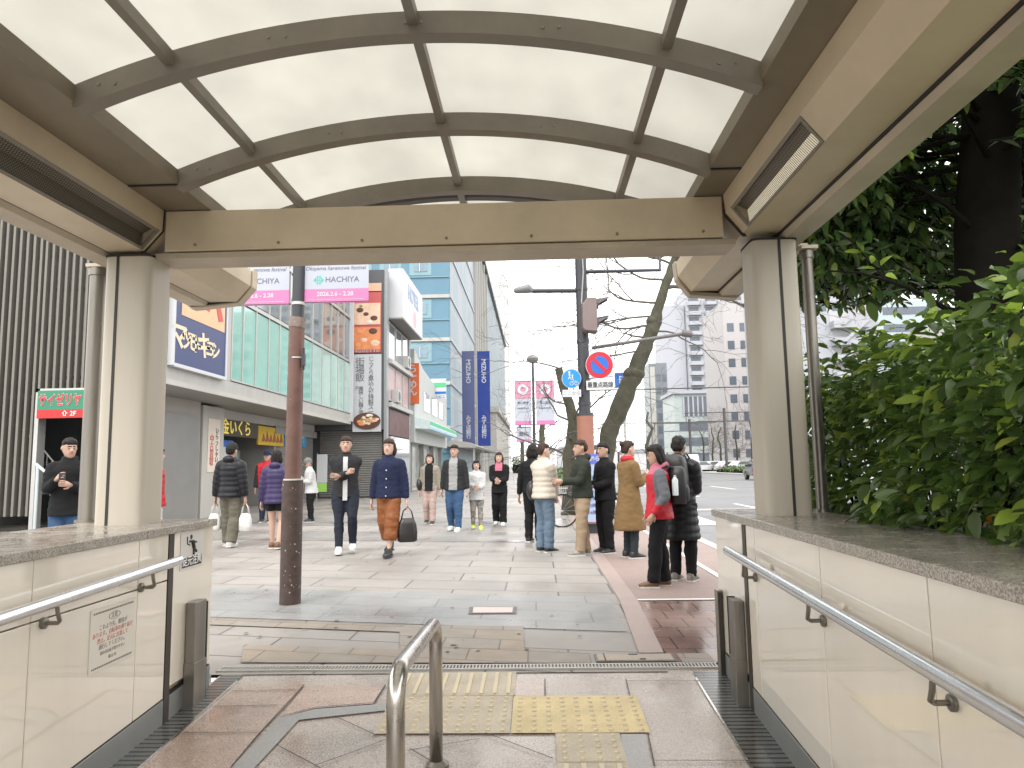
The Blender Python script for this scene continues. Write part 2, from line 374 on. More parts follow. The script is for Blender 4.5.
# cross beam
MB().prism([(4.10, 2.600), (4.10, 2.845), (4.34, 2.845), (4.34, 2.600)], 'x', -2.185, 1.117).build('cross_beam', cream, can, bevel=.004)
MB().prism([(4.135, 2.593), (4.135, 2.6), (4.33, 2.6), (4.33, 2.593)], 'x', -2.25, 1.19).build('beam_joint', dark, can)
MB().prism([(4.115, 2.558), (4.115, 2.593), (4.34, 2.593), (4.34, 2.558)], 'x', -2.25, 1.19).build('beam_lip', creamd, can, bevel=.002)
# vault
for k in range(7):
    x_ = -2.0+k*.5
    MB().tube([(x_, 4.093, 2.635), (x_, 4.10, 2.635)], .009, 8).build('rivet', bronze, can)
cx = -.48; hw = 1.44; rise = .285; zs = 2.83
Rr = (hw*hw+rise*rise)/(2*rise); zc = zs+rise-Rr
def arc(rad_add, n=36, h=hw):
    a0 = math.asin(h/Rr); return [(cx+(Rr+rad_add)*math.sin(-a0+2*a0*i/n), zc+(Rr+rad_add)*math.cos(-a0+2*a0*i/n)) for i in range(n+1)]
ribY = [-2.4, -1.52, -.64, .23, 1.10, 1.97, 2.83, 3.71, 4.58]
for y in ribY:
    i0, i1 = arc(-.005), arc(.095)
    MB().prism(i0+i1[::-1], 'y', y-.005, y+.07).build('rib', bronze, can)
    bo = MB()
    for k in (2, 11, 18, 25, 34):
        px_, pz_ = arc(.045)[k]
        for dx in (-.035, .035): bo.tube([(px_+dx, y-.009, pz_), (px_+dx, y-.004, pz_)], .008, 8)
    bo.build('bolt_heads', steeld, can)
b = MB(); i0, i1 = arc(.10), arc(.106); b.prism(i0+i1[::-1], 'y', -3, 5.35); b.build('roof_panel', poly, can)
def zarc(x, add): return zc+math.sqrt((Rr+add)**2-(x-cx)**2)
for x in (-1.515, -.48, .575):
    z = zarc(x, .09)
    MB().box(x-.021, x+.021, -2.6, 5.3, z-.058, z-.004).build('purlin', bronze, can)
# outer end arches
i0, i1 = arc(.06), arc(.14); MB().prism(i0+i1[::-1], 'y', 4.86, 4.93).build('rib', darkb, can)
i0, i1 = arc(.155), arc(.29); MB().prism(i0+i1[::-1], 'y', 5.36, 5.42).build('end_arch', creamd, can)
# concrete slab over the passage further back
# columns
for side in (-1, 1):
    cxp = -2.39 if side < 0 else 1.40
    a, b_ = (.142, .13) if side < 0 else (.13, .13)
    def pr(k, n=48, e=7):
        o = []
        for i in range(n):
            th = 2*math.pi*i/n; c_, s_ = math.cos(th), math.sin(th)
            o.append((cxp+a*k*math.copysign(abs(c_)**(2/e), c_), 4.2+b_*k*math.copysign(abs(s_)**(2/e), s_)))
        return o
    cl_ = MB().prism(pr(1), 'z', .99, 2.575).build('column', pillar_m, can, smooth=True)
    MB().prism(pr(1.03), 'z', 2.566, 2.578).build('column_collar', dark, cl_)
    gx = cxp+(-.055 if side < 0 else .02)
    MB().box(gx-.008, gx+.008, 4.2-b_-.003, 4.2-b_+.02, .998, 2.566).build('column_joint', dark, cl_)
# downpipes
for side in (-1, 1):
    p0 = (-2.74, 4.36) if side < 0 else (1.685, 4.36)
    t = root('downpipe', (p0[0], p0[1], 1), 'slim grey metal downpipe beside the %s canopy column' % ('left' if side < 0 else 'right'), 'pipe')
    r = .049 if side < 0 else .034
    MB().tube([(p0[0], p0[1], .99), (p0[0], p0[1], 2.58)], r, 20).build('pipe', steeld, t, smooth=True)
    MB().box(p0[0]-.05, p0[0]+.05, p0[1]-.06, p0[1]+.06, 2.579, 2.60).box(min(p0[0], p0[0]-side*.12), max(p0[0], p0[0]-side*.12), p0[1]-.03, p0[1]+.03, 2.601, 2.62).build('top_bracket', creamd, t)
    MB().tube([(p0[0], p0[1], .998), (p0[0], p0[1], 1.015)], r+.018, 20).build('flange', steeld, t, smooth=True)
    MB().tube([(p0[0], p0[1], 2.53), (p0[0], p0[1], 2.578)], r+.008, 20).build('socket', steeld, t, smooth=True)

# recessed lamps in the side beams
def meshmat(name, c, emit=0, dk=(.03, .027, .02)):
    m = bpy.data.materials.new(name); m.use_nodes = True; n = m.node_tree; b = n.nodes['Principled BSDF']; l = n.links.new
    tc = n.nodes.new('ShaderNodeTexCoord'); mp = n.nodes.new('ShaderNodeMapping'); mp.inputs['Rotation'].default_value = (0, R(-40), 0); mp.inputs['Location'].default_value = (9, 9, 9); l(tc.outputs['Object'], mp.inputs[0])
    sp = n.nodes.new('ShaderNodeSeparateXYZ'); l(tc.outputs['Object'], sp.inputs[0])
    def tri(sock, per):
        a = n.nodes.new('ShaderNodeMath'); a.operation = 'PINGPONG'; a.inputs[1].default_value = per/2; l(sock, a.inputs[0])
        c_ = n.nodes.new('ShaderNodeMath'); c_.operation = 'LESS_THAN'; c_.inputs[1].default_value = per*.16; l(a.outputs[0], c_.inputs[0]); return c_.outputs[0]
    ad1 = n.nodes.new('ShaderNodeMath'); ad1.operation = 'ADD'; l(sp.outputs[1], ad1.inputs[0]); l(sp.outputs[2], ad1.inputs[1])
    ad2 = n.nodes.new('ShaderNodeMath'); ad2.operation = 'SUBTRACT'; l(sp.outputs[1], ad2.inputs[0]); l(sp.outputs[2], ad2.inputs[1])
    mxx = n.nodes.new('ShaderNodeMath'); mxx.operation = 'MAXIMUM'; l(tri(ad1.outputs[0], .016), mxx.inputs[0]); l(tri(ad2.outputs[0], .016), mxx.inputs[1])
    mc = n.nodes.new('ShaderNodeMix'); mc.data_type = 'RGBA'; l(mxx.outputs[0], mc.inputs[0]); mc.inputs[6].default_value = (*c, 1); mc.inputs[7].default_value = (*dk, 1)
    l(mc.outputs[2], b.inputs['Base Color']); b.inputs['Roughness'].default_value = .5
    if emit: l(mc.outputs[2], b.inputs['Emission Color']); b.inputs['Emission Strength'].default_value = emit
    return m
litm = meshmat('lit_lamp_mesh', (.85, .78, .6), emit=.42); offm = meshmat('unlit_lamp_mesh', (.16, .14, .10))
def lamp(side, ya, yb, lit, label):
    p = profL if side < 0 else profR; s = side
    a = Vector((p[1][0], 0, p[1][1]+(-.0 if side < 0 else 0))); b = Vector((p[2][0], 0, p[2][1]))
    d = (b-a); nrm = Vector((s, 0, .78)).normalized()  # into the beam
    def pt(k, y, dep): v = a+d*k+nrm*dep; return (v.x, y, v.z)
    t = root('recessed_lamp', (a.x, (ya+yb)/2, a.z), label, 'lamp', 'recessed lamps in the canopy beams')
    # frame of four bars around the recess
    fr = MB()
    def bar(k0, k1, y0, y1, d0=-.004, d1=.012):
        fr.add([pt(k0, y0, d0), pt(k1, y0, d0), pt(k1, y1, d0), pt(k0, y1, d0), pt(k0, y0, d1), pt(k1, y0, d1), pt(k1, y1, d1), pt(k0, y1, d1)],
               [(0,3,2,1),(4,5,6,7),(0,1,5,4),(1,2,6,5),(2,3,7,6),(3,0,4,7)])
    bar(.02, .14, ya+.002, yb-.002); bar(.9, .99, ya+.002, yb-.002); bar(.14, .9, ya+.002, ya+.022); bar(.14, .9, yb-.022, yb-.002)
    fr.build('frame', bronze, t)
    MB().add([pt(.14, ya+.022, .03), pt(.5, ya+.022, .05), pt(.5, yb-.022, .05), pt(.14, yb-.022, .03)], [(0, 1, 2, 3)]).build('reflector', meshmat('lamp_reflector_mesh' if lit else 'unlit_reflector_mesh', (.2, .17, .12)), t)
    MB().add([pt(.5, ya+.022, .05), pt(.9, ya+.022, .012), pt(.9, yb-.022, .012), pt(.5, yb-.022, .05)], [(0, 1, 2, 3)]).build('diffuser', litm if lit else offm, t)
    MB().add([pt(.0, ya, .075), pt(1, ya, .075), pt(1, yb, .075), pt(0, yb, .075)], [(0, 1, 2, 3)]).build('housing', bronze, t)
lamp(1, 2.90, 3.98, True, 'lit perforated lamp strip recessed in the right canopy beam beside the column')
lamp(1, .3, 1.62, True, 'lit lamp strip in the right canopy beam at the top edge, nearest the viewer')
lamp(-1, 2.0, 4.06, False, 'unlit perforated lamp strip recessed in the left canopy beam')
lamp(-1, -.6, 1.4, False, 'unlit lamp strip in the left canopy beam behind the viewer')

# ================================================================== notices on the left wall
X = -2.03
t = root('notice_sheet', (X, 3.46, .5), 'white notice sheet with red and grey text and dotted borders on the left wall', 'notice')
y0, y1, z0, z1 = 3.29, 3.655, .395, .675
MB().box(X+.001, X+.005, y0, y1, z0, z1).build('sheet', mat('notice_paper', (.72, .69, .62), rough=.4, var=.03), t)
for z in (z1-.02, z0+.015):
    b = MB()
    for k in range(24): b.box(X+.005, X+.0065, y0+.02+k*.0137, y0+.028+k*.0137, z-.004, z+.004)
    b.build('dotted_border', mat('grey_print', (.22, .2, .18)), t)
MB().tube([(X+.0058, 3.475+.045*math.cos(a*.3142), z1-.052+.017*math.sin(a*.3142)) for a in range(21)], .0012, 6).build('oval', MC['grey_print'], t)
text('注意', .026, (X+.0055, 3.475, z1-.052), 'E', MC['grey_print'], t, ext=.0004)
red_p = mat('red_print', (.55, .16, .13)); gp = MC['grey_print']
for k, (s_, mm) in enumerate([('これより先、階段が', gp), ('あります。自転車の通り抜け', red_p), ('禁止。足元に注意して', red_p), ('通行してください。', gp), ('雨の日は床が滑りやすい', gp), ('岡 山 市', gp)]):
    text(s_, .0265 if k < 4 else .019, (X+.0055, y0+.18, z1-.092-.029*k), 'E', mm, t, ext=.0004, sx=.95)
t = root('warning_sticker', (X, 4.25, .85), 'white warning sticker showing a falling figure over black lettering on the left wall end', 'sticker')
y0, y1, z0, z1 = 4.105, 4.385, .735, .945
MB().box(X+.001, X+.0035, y0, y1, z0, z1).build('sticker_sheet', mat('sticker_grey', (.62, .61, .58), rough=.35), t)
MB().box(X+.0035, X+.0045, y0+.02, y1-.02, z0+.012, z0+.068).build('black_band', black, t)
text('足元注意', .058, (X+.0052, (y0+y1)/2, z0+.042), 'E', white, t, ext=.0004, bold=.02)
b = MB(); c = Vector((X+.004, 4.24, .86))
def st(p, q, r): b.tube([c+Vector((0, *p)), c+Vector((0, *q))], r, 8)
st((0, .03), (.02, -.01), .013); st((.02, -.01), (.055, -.035), .008); st((.02, -.01), (.02, -.05), .008); st((.0, .03), (.05, .02), .006); st((0, .03), (-.035, .03), .006)
st((-.06, .02), (-.06, .06), .004); st((-.06, .02), (-.03, .01), .004); b.ell(c+Vector((0, -.012, .055)), .004, .014, .014)
b.build('figure', black, t)
# ================================================================== ground
slab_w = slabmat('pale_slab_paving', (.305, .282, .26), (.27, .25, .231), 1.1, .58, mortar=.009, stain=.10, mc=(.10, .09, .085), rough=.5)
slab_b = slabmat('blue_grey_slab_paving', (.29, .288, .283), (.26, .258, .252), .95, .42, mc=(.17, .17, .17), rough=.42, stain=.10)
slab_g = slabmat('grey_slab_paving', (.255, .243, .228), (.228, .218, .205), .9, .45, stain=.12, rough=.4)
tan = slabmat('worn_tan_tactile', (.30, .245, .19), (.27, .24, .205), .42, .30, mc=(.15, .12, .1), rough=.55, stain=.2)
brick = slabmat('red_brown_block_paving', (.30, .20, .17), (.25, .165, .14), .22, .33, mortar=.008, mc=(.12, .09, .08), shear=0, rough=.32, rot=R(0), stain=.28)
redas = mat('red_cycle_surface', (.26, .195, .175), rough=.7, var=.07, scale=2, speck=.2, bump=.15, bscale=200)
asph = mat('asphalt', (.13, .13, .135), rough=.55, var=.12, scale=.25, speck=.2, rvar=.2)
pinkb = mat('pink_border_stone', (.33, .26, .235), rough=.5, var=.06, speck=.12)
linew = mat('road_white_line', (.62, .61, .59), rough=.6, var=.08, scale=8)
def sheet(name, pts, z, m):
    return struct(MB().sheet([(p[0], p[1], z) for p in pts]).build(name, m))
# one big base sheet, to the horizon
b = MB(); b.sheet([(-900, 4.72, -.02), (900, 4.72, -.02), (900, 1500, -.02), (-900, 1500, -.02)]); struct(b.build('ground', mat('far_ground', (.2, .19, .18), rough=.8)))
b = MB(); b.sheet([(-900, -900, -.7), (900, -900, -.7), (900, 4.72, -.7), (-900, 4.72, -.7)]); struct(b.build('earth', mat('dark_earth', (.09, .075, .06), rough=.9)))
struct(MB().box(-60, -2.1, -6, 4.72, -.6, -.002).box(1.4, 2.68, -6, 4.72, -.6, -.002).build('side_pavement', slab_g))
sheet('pavement', [(-60, 4.72), (.80, 4.72), (.80, 190), (-60, 190)], 0, slab_w)
sk = lambda x, y: (x, y-.2*x)       # paving runs slightly skew
def band(name, xa, xb, ya, yb, z, m): return sheet(name, [sk(xa, ya), sk(xb, ya), sk(xb, yb), sk(xa, yb)], z, m)
band('blue_grey_band', -7, .68, 5.93, 7.40, .004, slab_b)
band('grey_band', -14, .68, 12.4, 14.2, .004, slab_g)
band('grey_band', -14, .68, 15.6, 18.3, .004, slab_g)
band('tan_tactile_band', -7, -.98, 5.62, 5.86, .008, tan)
sheet('tan_tactile_patch', [(-1.0, 5.30), (-.11, 5.28), (-.13, 6.0), (-1.15, 6.08)], .009, tan)
sheet('tan_tactile_row', [(-2.02, 4.98), (.34, 4.9), (.34, 5.14), (-.1, 5.28), (-1.0, 5.30), (-2.2, 5.48)], .008, tan)
sheet('tan_tactile_row', [(.93, 4.9), (1.14, 4.9), (1.14, 5.12), (.93, 5.12)], .008, tan)
sheet('cycle_path', [(.94, 7.08), (2.66, 7.08), (2.66, 190), (.94, 190)], .004, redas)
sheet('block_paving', [(.86, 4.9), (2.66, 4.9), (2.66, 7.05), (.86, 7.05)], .005, brick)
sheet('border_strip', [(.68, 5.14), (.85, 5.14), (.94, 7.05), (.93, 190), (.78, 190), (.77, 7.05)], .009, pinkb)
sheet('white_line', [(.94, 7.03), (2.66, 7.03), (2.66, 7.10), (.94, 7.10)], .013, linew)
sheet('white_line', [(2.02, 7.1), (2.09, 7.1), (2.09, 60), (2.02, 60)], .010, linew)
struct(MB().box(2.66, 2.82, 4.72, 190, -.12, .012).build('kerb', mat('kerb_concrete', (.40, .385, .36), rough=.6, var=.1, scale=2)))
sheet('road', [(2.82, -40), (60, -40), (60, 400), (2.82, 400)], -.008, asph)
for y0 in range(8, 60, 10):
    sheet('lane_line', [(6.1, y0), (6.25, y0), (6.25, y0+5), (6.1, y0+5)], -.002, linew)
for y0 in range(5, 120, 10):
    sheet('lane_line', [(9.4, y0), (9.55, y0), (9.55, y0+5), (9.4, y0+5)], -.002, linew)
sheet('stop_line', [(3.0, 20), (12.5, 20.6), (12.5, 21.1), (3.0, 20.5)], -.002, linew)
for k in range(7):
    sheet('crossing_stripe', [(3.3+k*1.3, 15.4), (3.9+k*1.3, 15.4), (3.9+k*1.3, 18.6), (3.3+k*1.3, 18.6)], -.002, linew)
struct(MB().box(20, 23.5, 40, 240, -.1, .12).build('far_kerb', MC['kerb_concrete']))
sheet('far_pavement', [(30, 60), (120, 60), (120, 300), (30, 300)], .02, slab_g)

random.seed(12)
g_ = MB()
for k in range(150):
    x_, y_ = random.uniform(-6, .6), 5+12*random.random()**1.4; r_ = random.uniform(.008, .022); g_.sheet([(x_+r_*math.cos(a*.9)*random.uniform(.7, 1.2), y_+r_*math.sin(a*.9)*random.uniform(.7, 1.2), .0135) for a in range(7)])
o_ = g_.build('gum_spots', mat('gum_dark', (.12, .11, .10), rough=.8)); tag(o_, 'small dark gum spots scattered over the pavement', 'gum spots', kind='stuff')
# drain gratings
gm = mat('galvanised_grating', (.42, .40, .37), rough=.4, metal=.4, var=.15, scale=12)
t = root('drain_grating', (-.5, 4.83, 0), 'long narrow slotted drain grating crossing the foot of the exit', 'grating')
MB().box(-2.1, 1.14, 4.775, 4.79, -.01, .011).box(-2.1, 1.14, 4.865, 4.88, -.01, .011).build('frame', mat('pale_kerb_metal', (.5, .48, .45), rough=.4, metal=.3), t)
b = MB(); x = -2.09
while x < 1.13: b.box(x, x+.011, 4.79, 4.865, -.004, .010); x += .022
b.build('grate', gm, t)
MB().box(-2.1, 1.14, 4.79, 4.865, -.016, -.006).build('channel', MC['cover_rim'] if 'cover_rim' in MC else mat('channel_grey', (.09, .085, .08), rough=.6), t)
t = root('inspection_cover', (.63, 4.95, 0), 'square inspection cover in the tan paving by the drain', 'cover')
MB().box(.37, .90, 4.925, 5.115, -.005, .010).build('surround', mat('cover_rim', (.12, .11, .1), rough=.5), t)
MB().box(.385, .885, 4.94, 5.10, -.005, .014).build('lid', mat('cover_tan', (.36, .31, .25), rough=.6, speck=.2), t, bevel=.003)
MB().box(.66, .70, 4.95, 4.97, .014, .017).box(.60, .66, 5.07, 5.085, .014, .017).box(.43, .437, 4.93, 5.11, .014, .017).build('lifting_key', dark, t)
t = root('inspection_cover', (-.42, 6.68, 0), 'pinkish rectangular cover plate in the blue grey paving', 'cover')
MB().sheet([(-.64, 6.82, .010), (-.62, 6.5, .010), (-.2, 6.49, .010), (-.2, 6.8, .010)]).build('surround', MC['cover_rim'], t)
MB().add([(-.60, 6.78, .014), (-.585, 6.53, .014), (-.235, 6.52, .014), (-.235, 6.76, .014)], [(0, 1, 2, 3)]).build('lid', mat('pink_plate', (.55, .45, .42), rough=.5, speck=.15), t)

# passage floor on the ramp
fl = mat('passage_granite', (.43, .375, .335), rough=.27, var=.12, scale=2.2, speck=.35, rvar=.2, grime=.05)
flb = mat('passage_granite_pink', (.45, .345, .29), rough=.27, var=.13, scale=2.6, speck=.35, rvar=.2, grime=.08)
flg = mat('grey_inlay', (.33, .325, .32), rough=.35, var=.06, scale=4, speck=.15)
ytop = 4.775
def rs(name, pts, up, m): return struct(MB().sheet([(p[0], p[1], rampz(min(p[1], YR))+up) for p in pts]).build(name, m))
rs('passage_floor', [(-2.05, -3), (1.2, -3), (1.2, ytop), (-2.05, ytop)], -.002, fl)
P = lambda *l: [tuple(atR(*p))[:2] for p in l]
def crop7(*l): return [(130+p[0]/3.793, 590+p[1]/3.793) for p in l]
rs('pink_slab', P(*crop7((405, 362), (660, 360), (645, 380), (590, 443), (490, 545), (380, 675), (100, 1100), (-350, 1100), (30, 675), (200, 540), (320, 445))), .002, flb)
rs('pink_slab', P(*crop7((668, 362), (970, 360), (925, 432), (700, 450), (570, 485), (600, 443))), .002, flb)
rs('grey_inlay', P(*crop7((570, 487), (700, 455), (925, 437), (985, 445), (985, 458), (640, 496), (475, 675), (200, 1100), (80, 1100), (385, 675))), .005, flg)
rs('pink_slab', P(*[(450+a/3.303, 560+c/3.303) for a, c in ((215, 396), (312, 398), (315, 450), (215, 450))]), .002, flb)
rs('grey_inlay', P((621, 735), (646, 735), (656, 800), (630, 800)), .005, flg)
random.seed(4)
wet = mat('wet_granite', (.17, .145, .125), rough=.1, var=.25, scale=3, speck=.35)
def blob(cx_, cy_, rx, ry, m, up, nm='wet_patch'):
    pts_ = []; ph = random.random()*6
    for k in range(40):
        a_ = 2*math.pi*k/40; rr = 1+.22*math.sin(3*a_+ph)+.13*math.sin(7*a_+ph*2)+random.uniform(-.08, .08); pts_.append((cx_+rx*rr*math.cos(a_), cy_+ry*rr*math.sin(a_)))
    return rs(nm, pts_, up, m)
jm = mat('floor_grout', (.07, .06, .055), rough=.7)
def joint(pts, wd=.006):
    q = P(*pts); b = MB()
    for p0, p1 in zip(q[:-1], q[1:]):
        a, c = Vector((*p0, 0)), Vector((*p1, 0)); n = (c-a).cross(Vector((0, 0, 1))).normalized()*wd/2
        b.sheet([(v.x, v.y, rampz(v.y)+.008) for v in (a-n, a+n, c+n, c-n)])
    return b.build('floor_joint', jm)
J = [crop7((385, 387), (645, 382)), crop7((320, 446), (560, 441)), crop7((195, 546), (488, 545)), crop7((660, 362), (645, 380), (480, 560), (385, 675)), crop7((970, 362), (925, 432), (700, 450), (570, 485)),
     crop7((775, 483), (935, 556)), crop7((555, 592), (705, 672), (900, 780)), crop7((700, 672), (900, 600), (1000, 560)), [(485, 734), (553, 760)], [(408, 752), (480, 740)],
     [(545, 680), (545, 697)], [(626, 680), (630, 697)], [(648, 735), (655, 768)], [(626, 682), (700, 682)], [(655, 762), (752, 762)], [(410, 750), (440, 768)]]
for j in J: struct(joint(j))
# gutters along the walls with steel edge strips
wetg = slabmat('wet_gutter_grating', (.16, .16, .155), (.13, .13, .125), 90.0, .045, mortar=.008, mc=(.03, .03, .03), shear=0, rough=.2, rvar=.12)
for nm, xa, xb, xs, lab in (('l', -2.03, -1.893, -1.885, 'left'), ('r', .955, 1.15, .948, 'right')):
    t = root('gutter_grating', ((xa+xb)/2, 3, rampz(3)), 'wet slatted gutter grating along the foot of the %s wall' % lab, 'grating')
    MB().sheet([(x_, y_, rampz(y_)+.003) for x_, y_ in ((xa, -2.6), (xb, -2.6), (xb, 4.72), (xa, 4.72))]).build('grate', wetg, t)
    MB().slopebox(xs-.006, xs+.006, -2.6, 4.6, -.01, .007).build('edge_strip', steel, t)
# tactile paving (yellow), domes and bars modelled
ty = mat('yellow_tactile_tile', (.68, .54, .27), rough=.5, var=.1, scale=5, grime=.22, speck=.12)
tw = mat('worn_tactile_tile', (.50, .43, .32), rough=.5, var=.12, scale=5, grime=.15, speck=.15)
tz = mat('worn_tactile_tops', (.62, .53, .36), rough=.5, var=.1)
def tactile(x0, x1, y0, y1, kind, m, n, lab):
    t = root('tactile_paving', ((x0+x1)/2, (y0+y1)/2, rampz(y0)), lab, 'tactile paving', 'tactile paving in the exit')
    b = MB(); b.sheet([(x_, y_, rampz(y_)+.0055) for x_, y_ in ((x0, y0), (x1, y0), (x1, y1), (x0, y1))]); b.cur = 1
    if kind == 'dome':
        nx = max(1, round((x1-x0)/.075)); ny = max(1, round((y1-y0)/.062))
        for i in range(nx):
            for j in range(ny):
                cx_, cy_ = x0+(i+.5)*(x1-x0)/nx, y0+(j+.5)*(y1-y0)/ny; z = rampz(cy_)+.005
                ra = [(cx_+.016*math.cos(a*.785), cy_+.016*math.sin(a*.785), z) for a in range(8)]
                rb = [(cx_+.010*math.cos(a*.785), cy_+.010*math.sin(a*.785), z+.006) for a in range(8)]
                b.rings([ra, rb])
        b.build('tile', [m, tz], t)
    else:
        nx = max(1, round((x1-x0)/.075))
        for i in range(nx):
            cx_ = x0+(i+.5)*(x1-x0)/nx; b.slopebox(cx_-.011, cx_+.011, y0+.02, y1-.02, .004, .0115)
        b.build('tile', [m, tz], t)
tactile(-.86, -.15, 4.34, 4.72, 'bar', tw, 0, 'faded barred tactile strip next to the drain grating')
tactile(-.86, -.16, 3.84, 4.335, 'dome', tw, 0, 'greyed dotted tactile block just behind the hoop handrail')
tactile(-.155, .55, 3.84, 4.325, 'dome', ty, 0, 'bright yellow dotted tactile block in the middle of the exit')
tactile(.07, .395, 3.53, 3.835, 'dome', tw, 0, 'worn dotted tactile block leading back down the stairs')
tactile(.07, .395, 2.4, 3.525, 'bar', tw, 0, 'barred tactile strip at the bottom edge of the view')
# ================================================================== buildings
def win_material(name, c=(.10, .13, .15), rough=.06):
    return mat(name, c, rough=rough, var=.3, scale=1.2, spec=.9, coat=.5)
glass = win_material('dark_window_glass'); glassb = win_material('blue_window_glass', (.12, .2, .26)); glassg = win_material('pale_window_glass', (.13, .16, .17))
alu = mat('aluminium_frame', (.45, .45, .44), rough=.4, metal=.5); aludk = mat('dark_frame', (.09, .09, .09), rough=.4, metal=.4)
conc = mat('painted_concrete', (.42, .41, .38), rough=.7, var=.06, scale=.6, streak=True, grime=.1)
concg = mat('grey_concrete', (.25, .245, .235), rough=.7, var=.08, scale=.8, grime=.1)
mint = mat('mint_glass_panel', (.20, .43, .37), rough=.08, var=.14, scale=.7, coat=.6)
mintw = mat('pale_mint_glass_panel', (.33, .50, .45), rough=.08, var=.14, scale=.5, coat=.6)
shut = mat('shutter_metal', (.24, .235, .22), rough=.45, metal=.4, var=.06)
reds = mat('sign_red', (.45, .02, .02), rough=.4, var=.03); greens = mat('sign_green', (.03, .19, .11), rough=.4, var=.03)
blues = mat('sign_navy', (.035, .05, .145), rough=.4, var=.05); peach = mat('sign_peach', (.62, .40, .23), rough=.4, var=.03)
creams = mat('sign_cream', (.66, .56, .38), rough=.4, var=.03); redst = mat('sign_coral', (.5, .06, .04), rough=.4, var=.03)
yel = mat('sign_yellow', (.5, .33, .02), rough=.45, var=.2, scale=8); signw = mat('sign_white', (.52, .53, .55), rough=.4, var=.02)
orng = mat('sign_orange', (.6, .13, .04), rough=.5, var=.04); skyb = mat('sign_blue', (.01, .12, .48), rough=.4, var=.04)
pinks = mat('banner_pink', (.52, .17, .36), rough=.6, var=.03); lil = mat('banner_lilac_white', (.40, .425, .49), rough=.6, var=.04, scale=2); teal = mat('sign_teal', (.06, .42, .35), rough=.5)
navyt = mat('banner_royal_blue', (.008, .035, .24), rough=.5, var=.04); navyd = mat('banner_dark_navy', (.05, .065, .16), rough=.55, var=.06)

# ---- slatted stair tower with the restaurant entrance
t = root('stair_tower', (-13, 16, 0), 'grey slatted stair tower with a red and green sign over its dark entrance', 'building')
Y = 16.0
zt = 9.0
def px(x): return atY(x, 460, Y).x
slat = mat('slat_grey', (.17, .16, .14), rough=.5, metal=.2, var=.08)
b = MB()
k = 0; x = px(-60)
x1 = px(37)
while x < x1: b.box(x, x+.055, Y-.14, Y, .35, zt); x += .165
b.build('slat_screen', slat, t)
b = MB(); x = x1+.02
while x < -9.6: b.box(x, x+.055, Y-.14, Y, 3.2, zt); x += .165
b.build('slat_screen', slat, t)
b = MB()
for z in (.5, 1.6, 3.0, 3.75, 4.35, 5.5, 6.9, 8.6): b.box(px(-60), x1 if z < 3.1 else -9.6, Y+.005, Y+.07, z, z+.07)
b.build('slat_rails', slat, t)
MB().box(x1, x1+.09, Y-.16, Y+.1, 0, 3.2).box(x1, -9.6, Y-.16, Y+.12, 3.12, 3.2).box(-9.75, -9.6, Y-.14, Y+.1, 0, 3.12).build('entrance_frame', alu, t)
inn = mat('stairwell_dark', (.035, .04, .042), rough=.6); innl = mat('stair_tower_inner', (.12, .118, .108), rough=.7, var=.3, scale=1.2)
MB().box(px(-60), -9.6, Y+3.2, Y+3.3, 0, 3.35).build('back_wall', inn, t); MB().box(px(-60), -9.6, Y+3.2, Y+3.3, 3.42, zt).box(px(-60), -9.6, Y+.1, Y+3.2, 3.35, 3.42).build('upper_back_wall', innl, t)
MB().box(px(-60)-.2, px(-60), Y, Y+3.3, 0, zt).build('side_wall', concg, t)
MB().box(x1-.4, -9.6, Y+.2, Y+3.2, -.01, .02).build('entrance_floor', mat('green_carpet', (.02, .13, .10), rough=.9), t)
# stairs inside rise to the left
b = MB()
for k in range(12): b.box(px(78)-.25*k-.25, px(78)-.25*k, Y+1.0, Y+2.4, .16*k, .16*k+.17)
b.build('stair_flight', mat('stair_grey', (.10, .105, .10), rough=.7), t)
b = MB()
for k in range(14):
    x_ = px(-50)+k*.4; z_ = 4.2+k*.18; b.box(x_, x_+.4, Y+.8, Y+2.6, z_, z_+.18)
b.box(px(-60), -9.7, Y+.8, Y+3, 6.6, 6.75)
b.build('stair_flight', MC['stair_grey'], t)
h = MB(); p0, p1 = atY(38, 443, Y+.9), atY(66, 477, Y+.9)
h.tube([p0+Vector((-1, 0, .8)), p0, p1], .022, 8)
for k in range(7):
    q = p0.lerp(p1, k/6); h.tube([q, (q.x, q.y, q.z-.85)], .01, 6)
h.build('stair_handrail', alu, t)
h = MB(); h.tube([atY(36, 464, Y-.2), atY(50, 476, Y-.2), atY(50, 487, Y-.2)], .035, 8).tube([atY(38, 466, Y-.2), (atY(38, 466, Y-.2).x, Y-.2, 0)], .035, 8); h.build('grab_rail', mat('pale_blue_rail', (.45, .5, .52), rough=.35), t)
sgn = root('restaurant_sign', (atY(62, 405, Y-.2).x, Y-.2, 2.7), 'green and red restaurant sign with red characters above the stair entrance', 'sign')
a0, a1 = atY(39.5, 391, Y-.2), atY(95, 417.5, Y-.2); zr = atY(62, 409.5, Y-.2).z
MB().box(a0.x, a1.x, Y-.25, Y-.16, zr, a0.z).build('green_board', greens, sgn); MB().box(a0.x, a1.x, Y-.25, Y-.16, a1.z, zr-.002).build('red_board', reds, sgn)
text('サイゼリヤ', .30, ((a0.x+atY(88, 400, Y).x)/2+.02, Y-.256, (zr+a0.z)/2-.02), 'S', signw, sgn, bold=.045, sx=.66, ext=.003)
text('サイゼリヤ', .30, ((a0.x+atY(88, 400, Y).x)/2+.02, Y-.262, (zr+a0.z)/2-.02), 'S', reds, sgn, bold=.015, sx=.66, ext=.003)
text('⇧ 2F', .15, (atY(76, 413, Y).x, Y-.256, (zr+a1.z)/2-.005), 'S', signw, sgn, bold=.02, ext=.003)
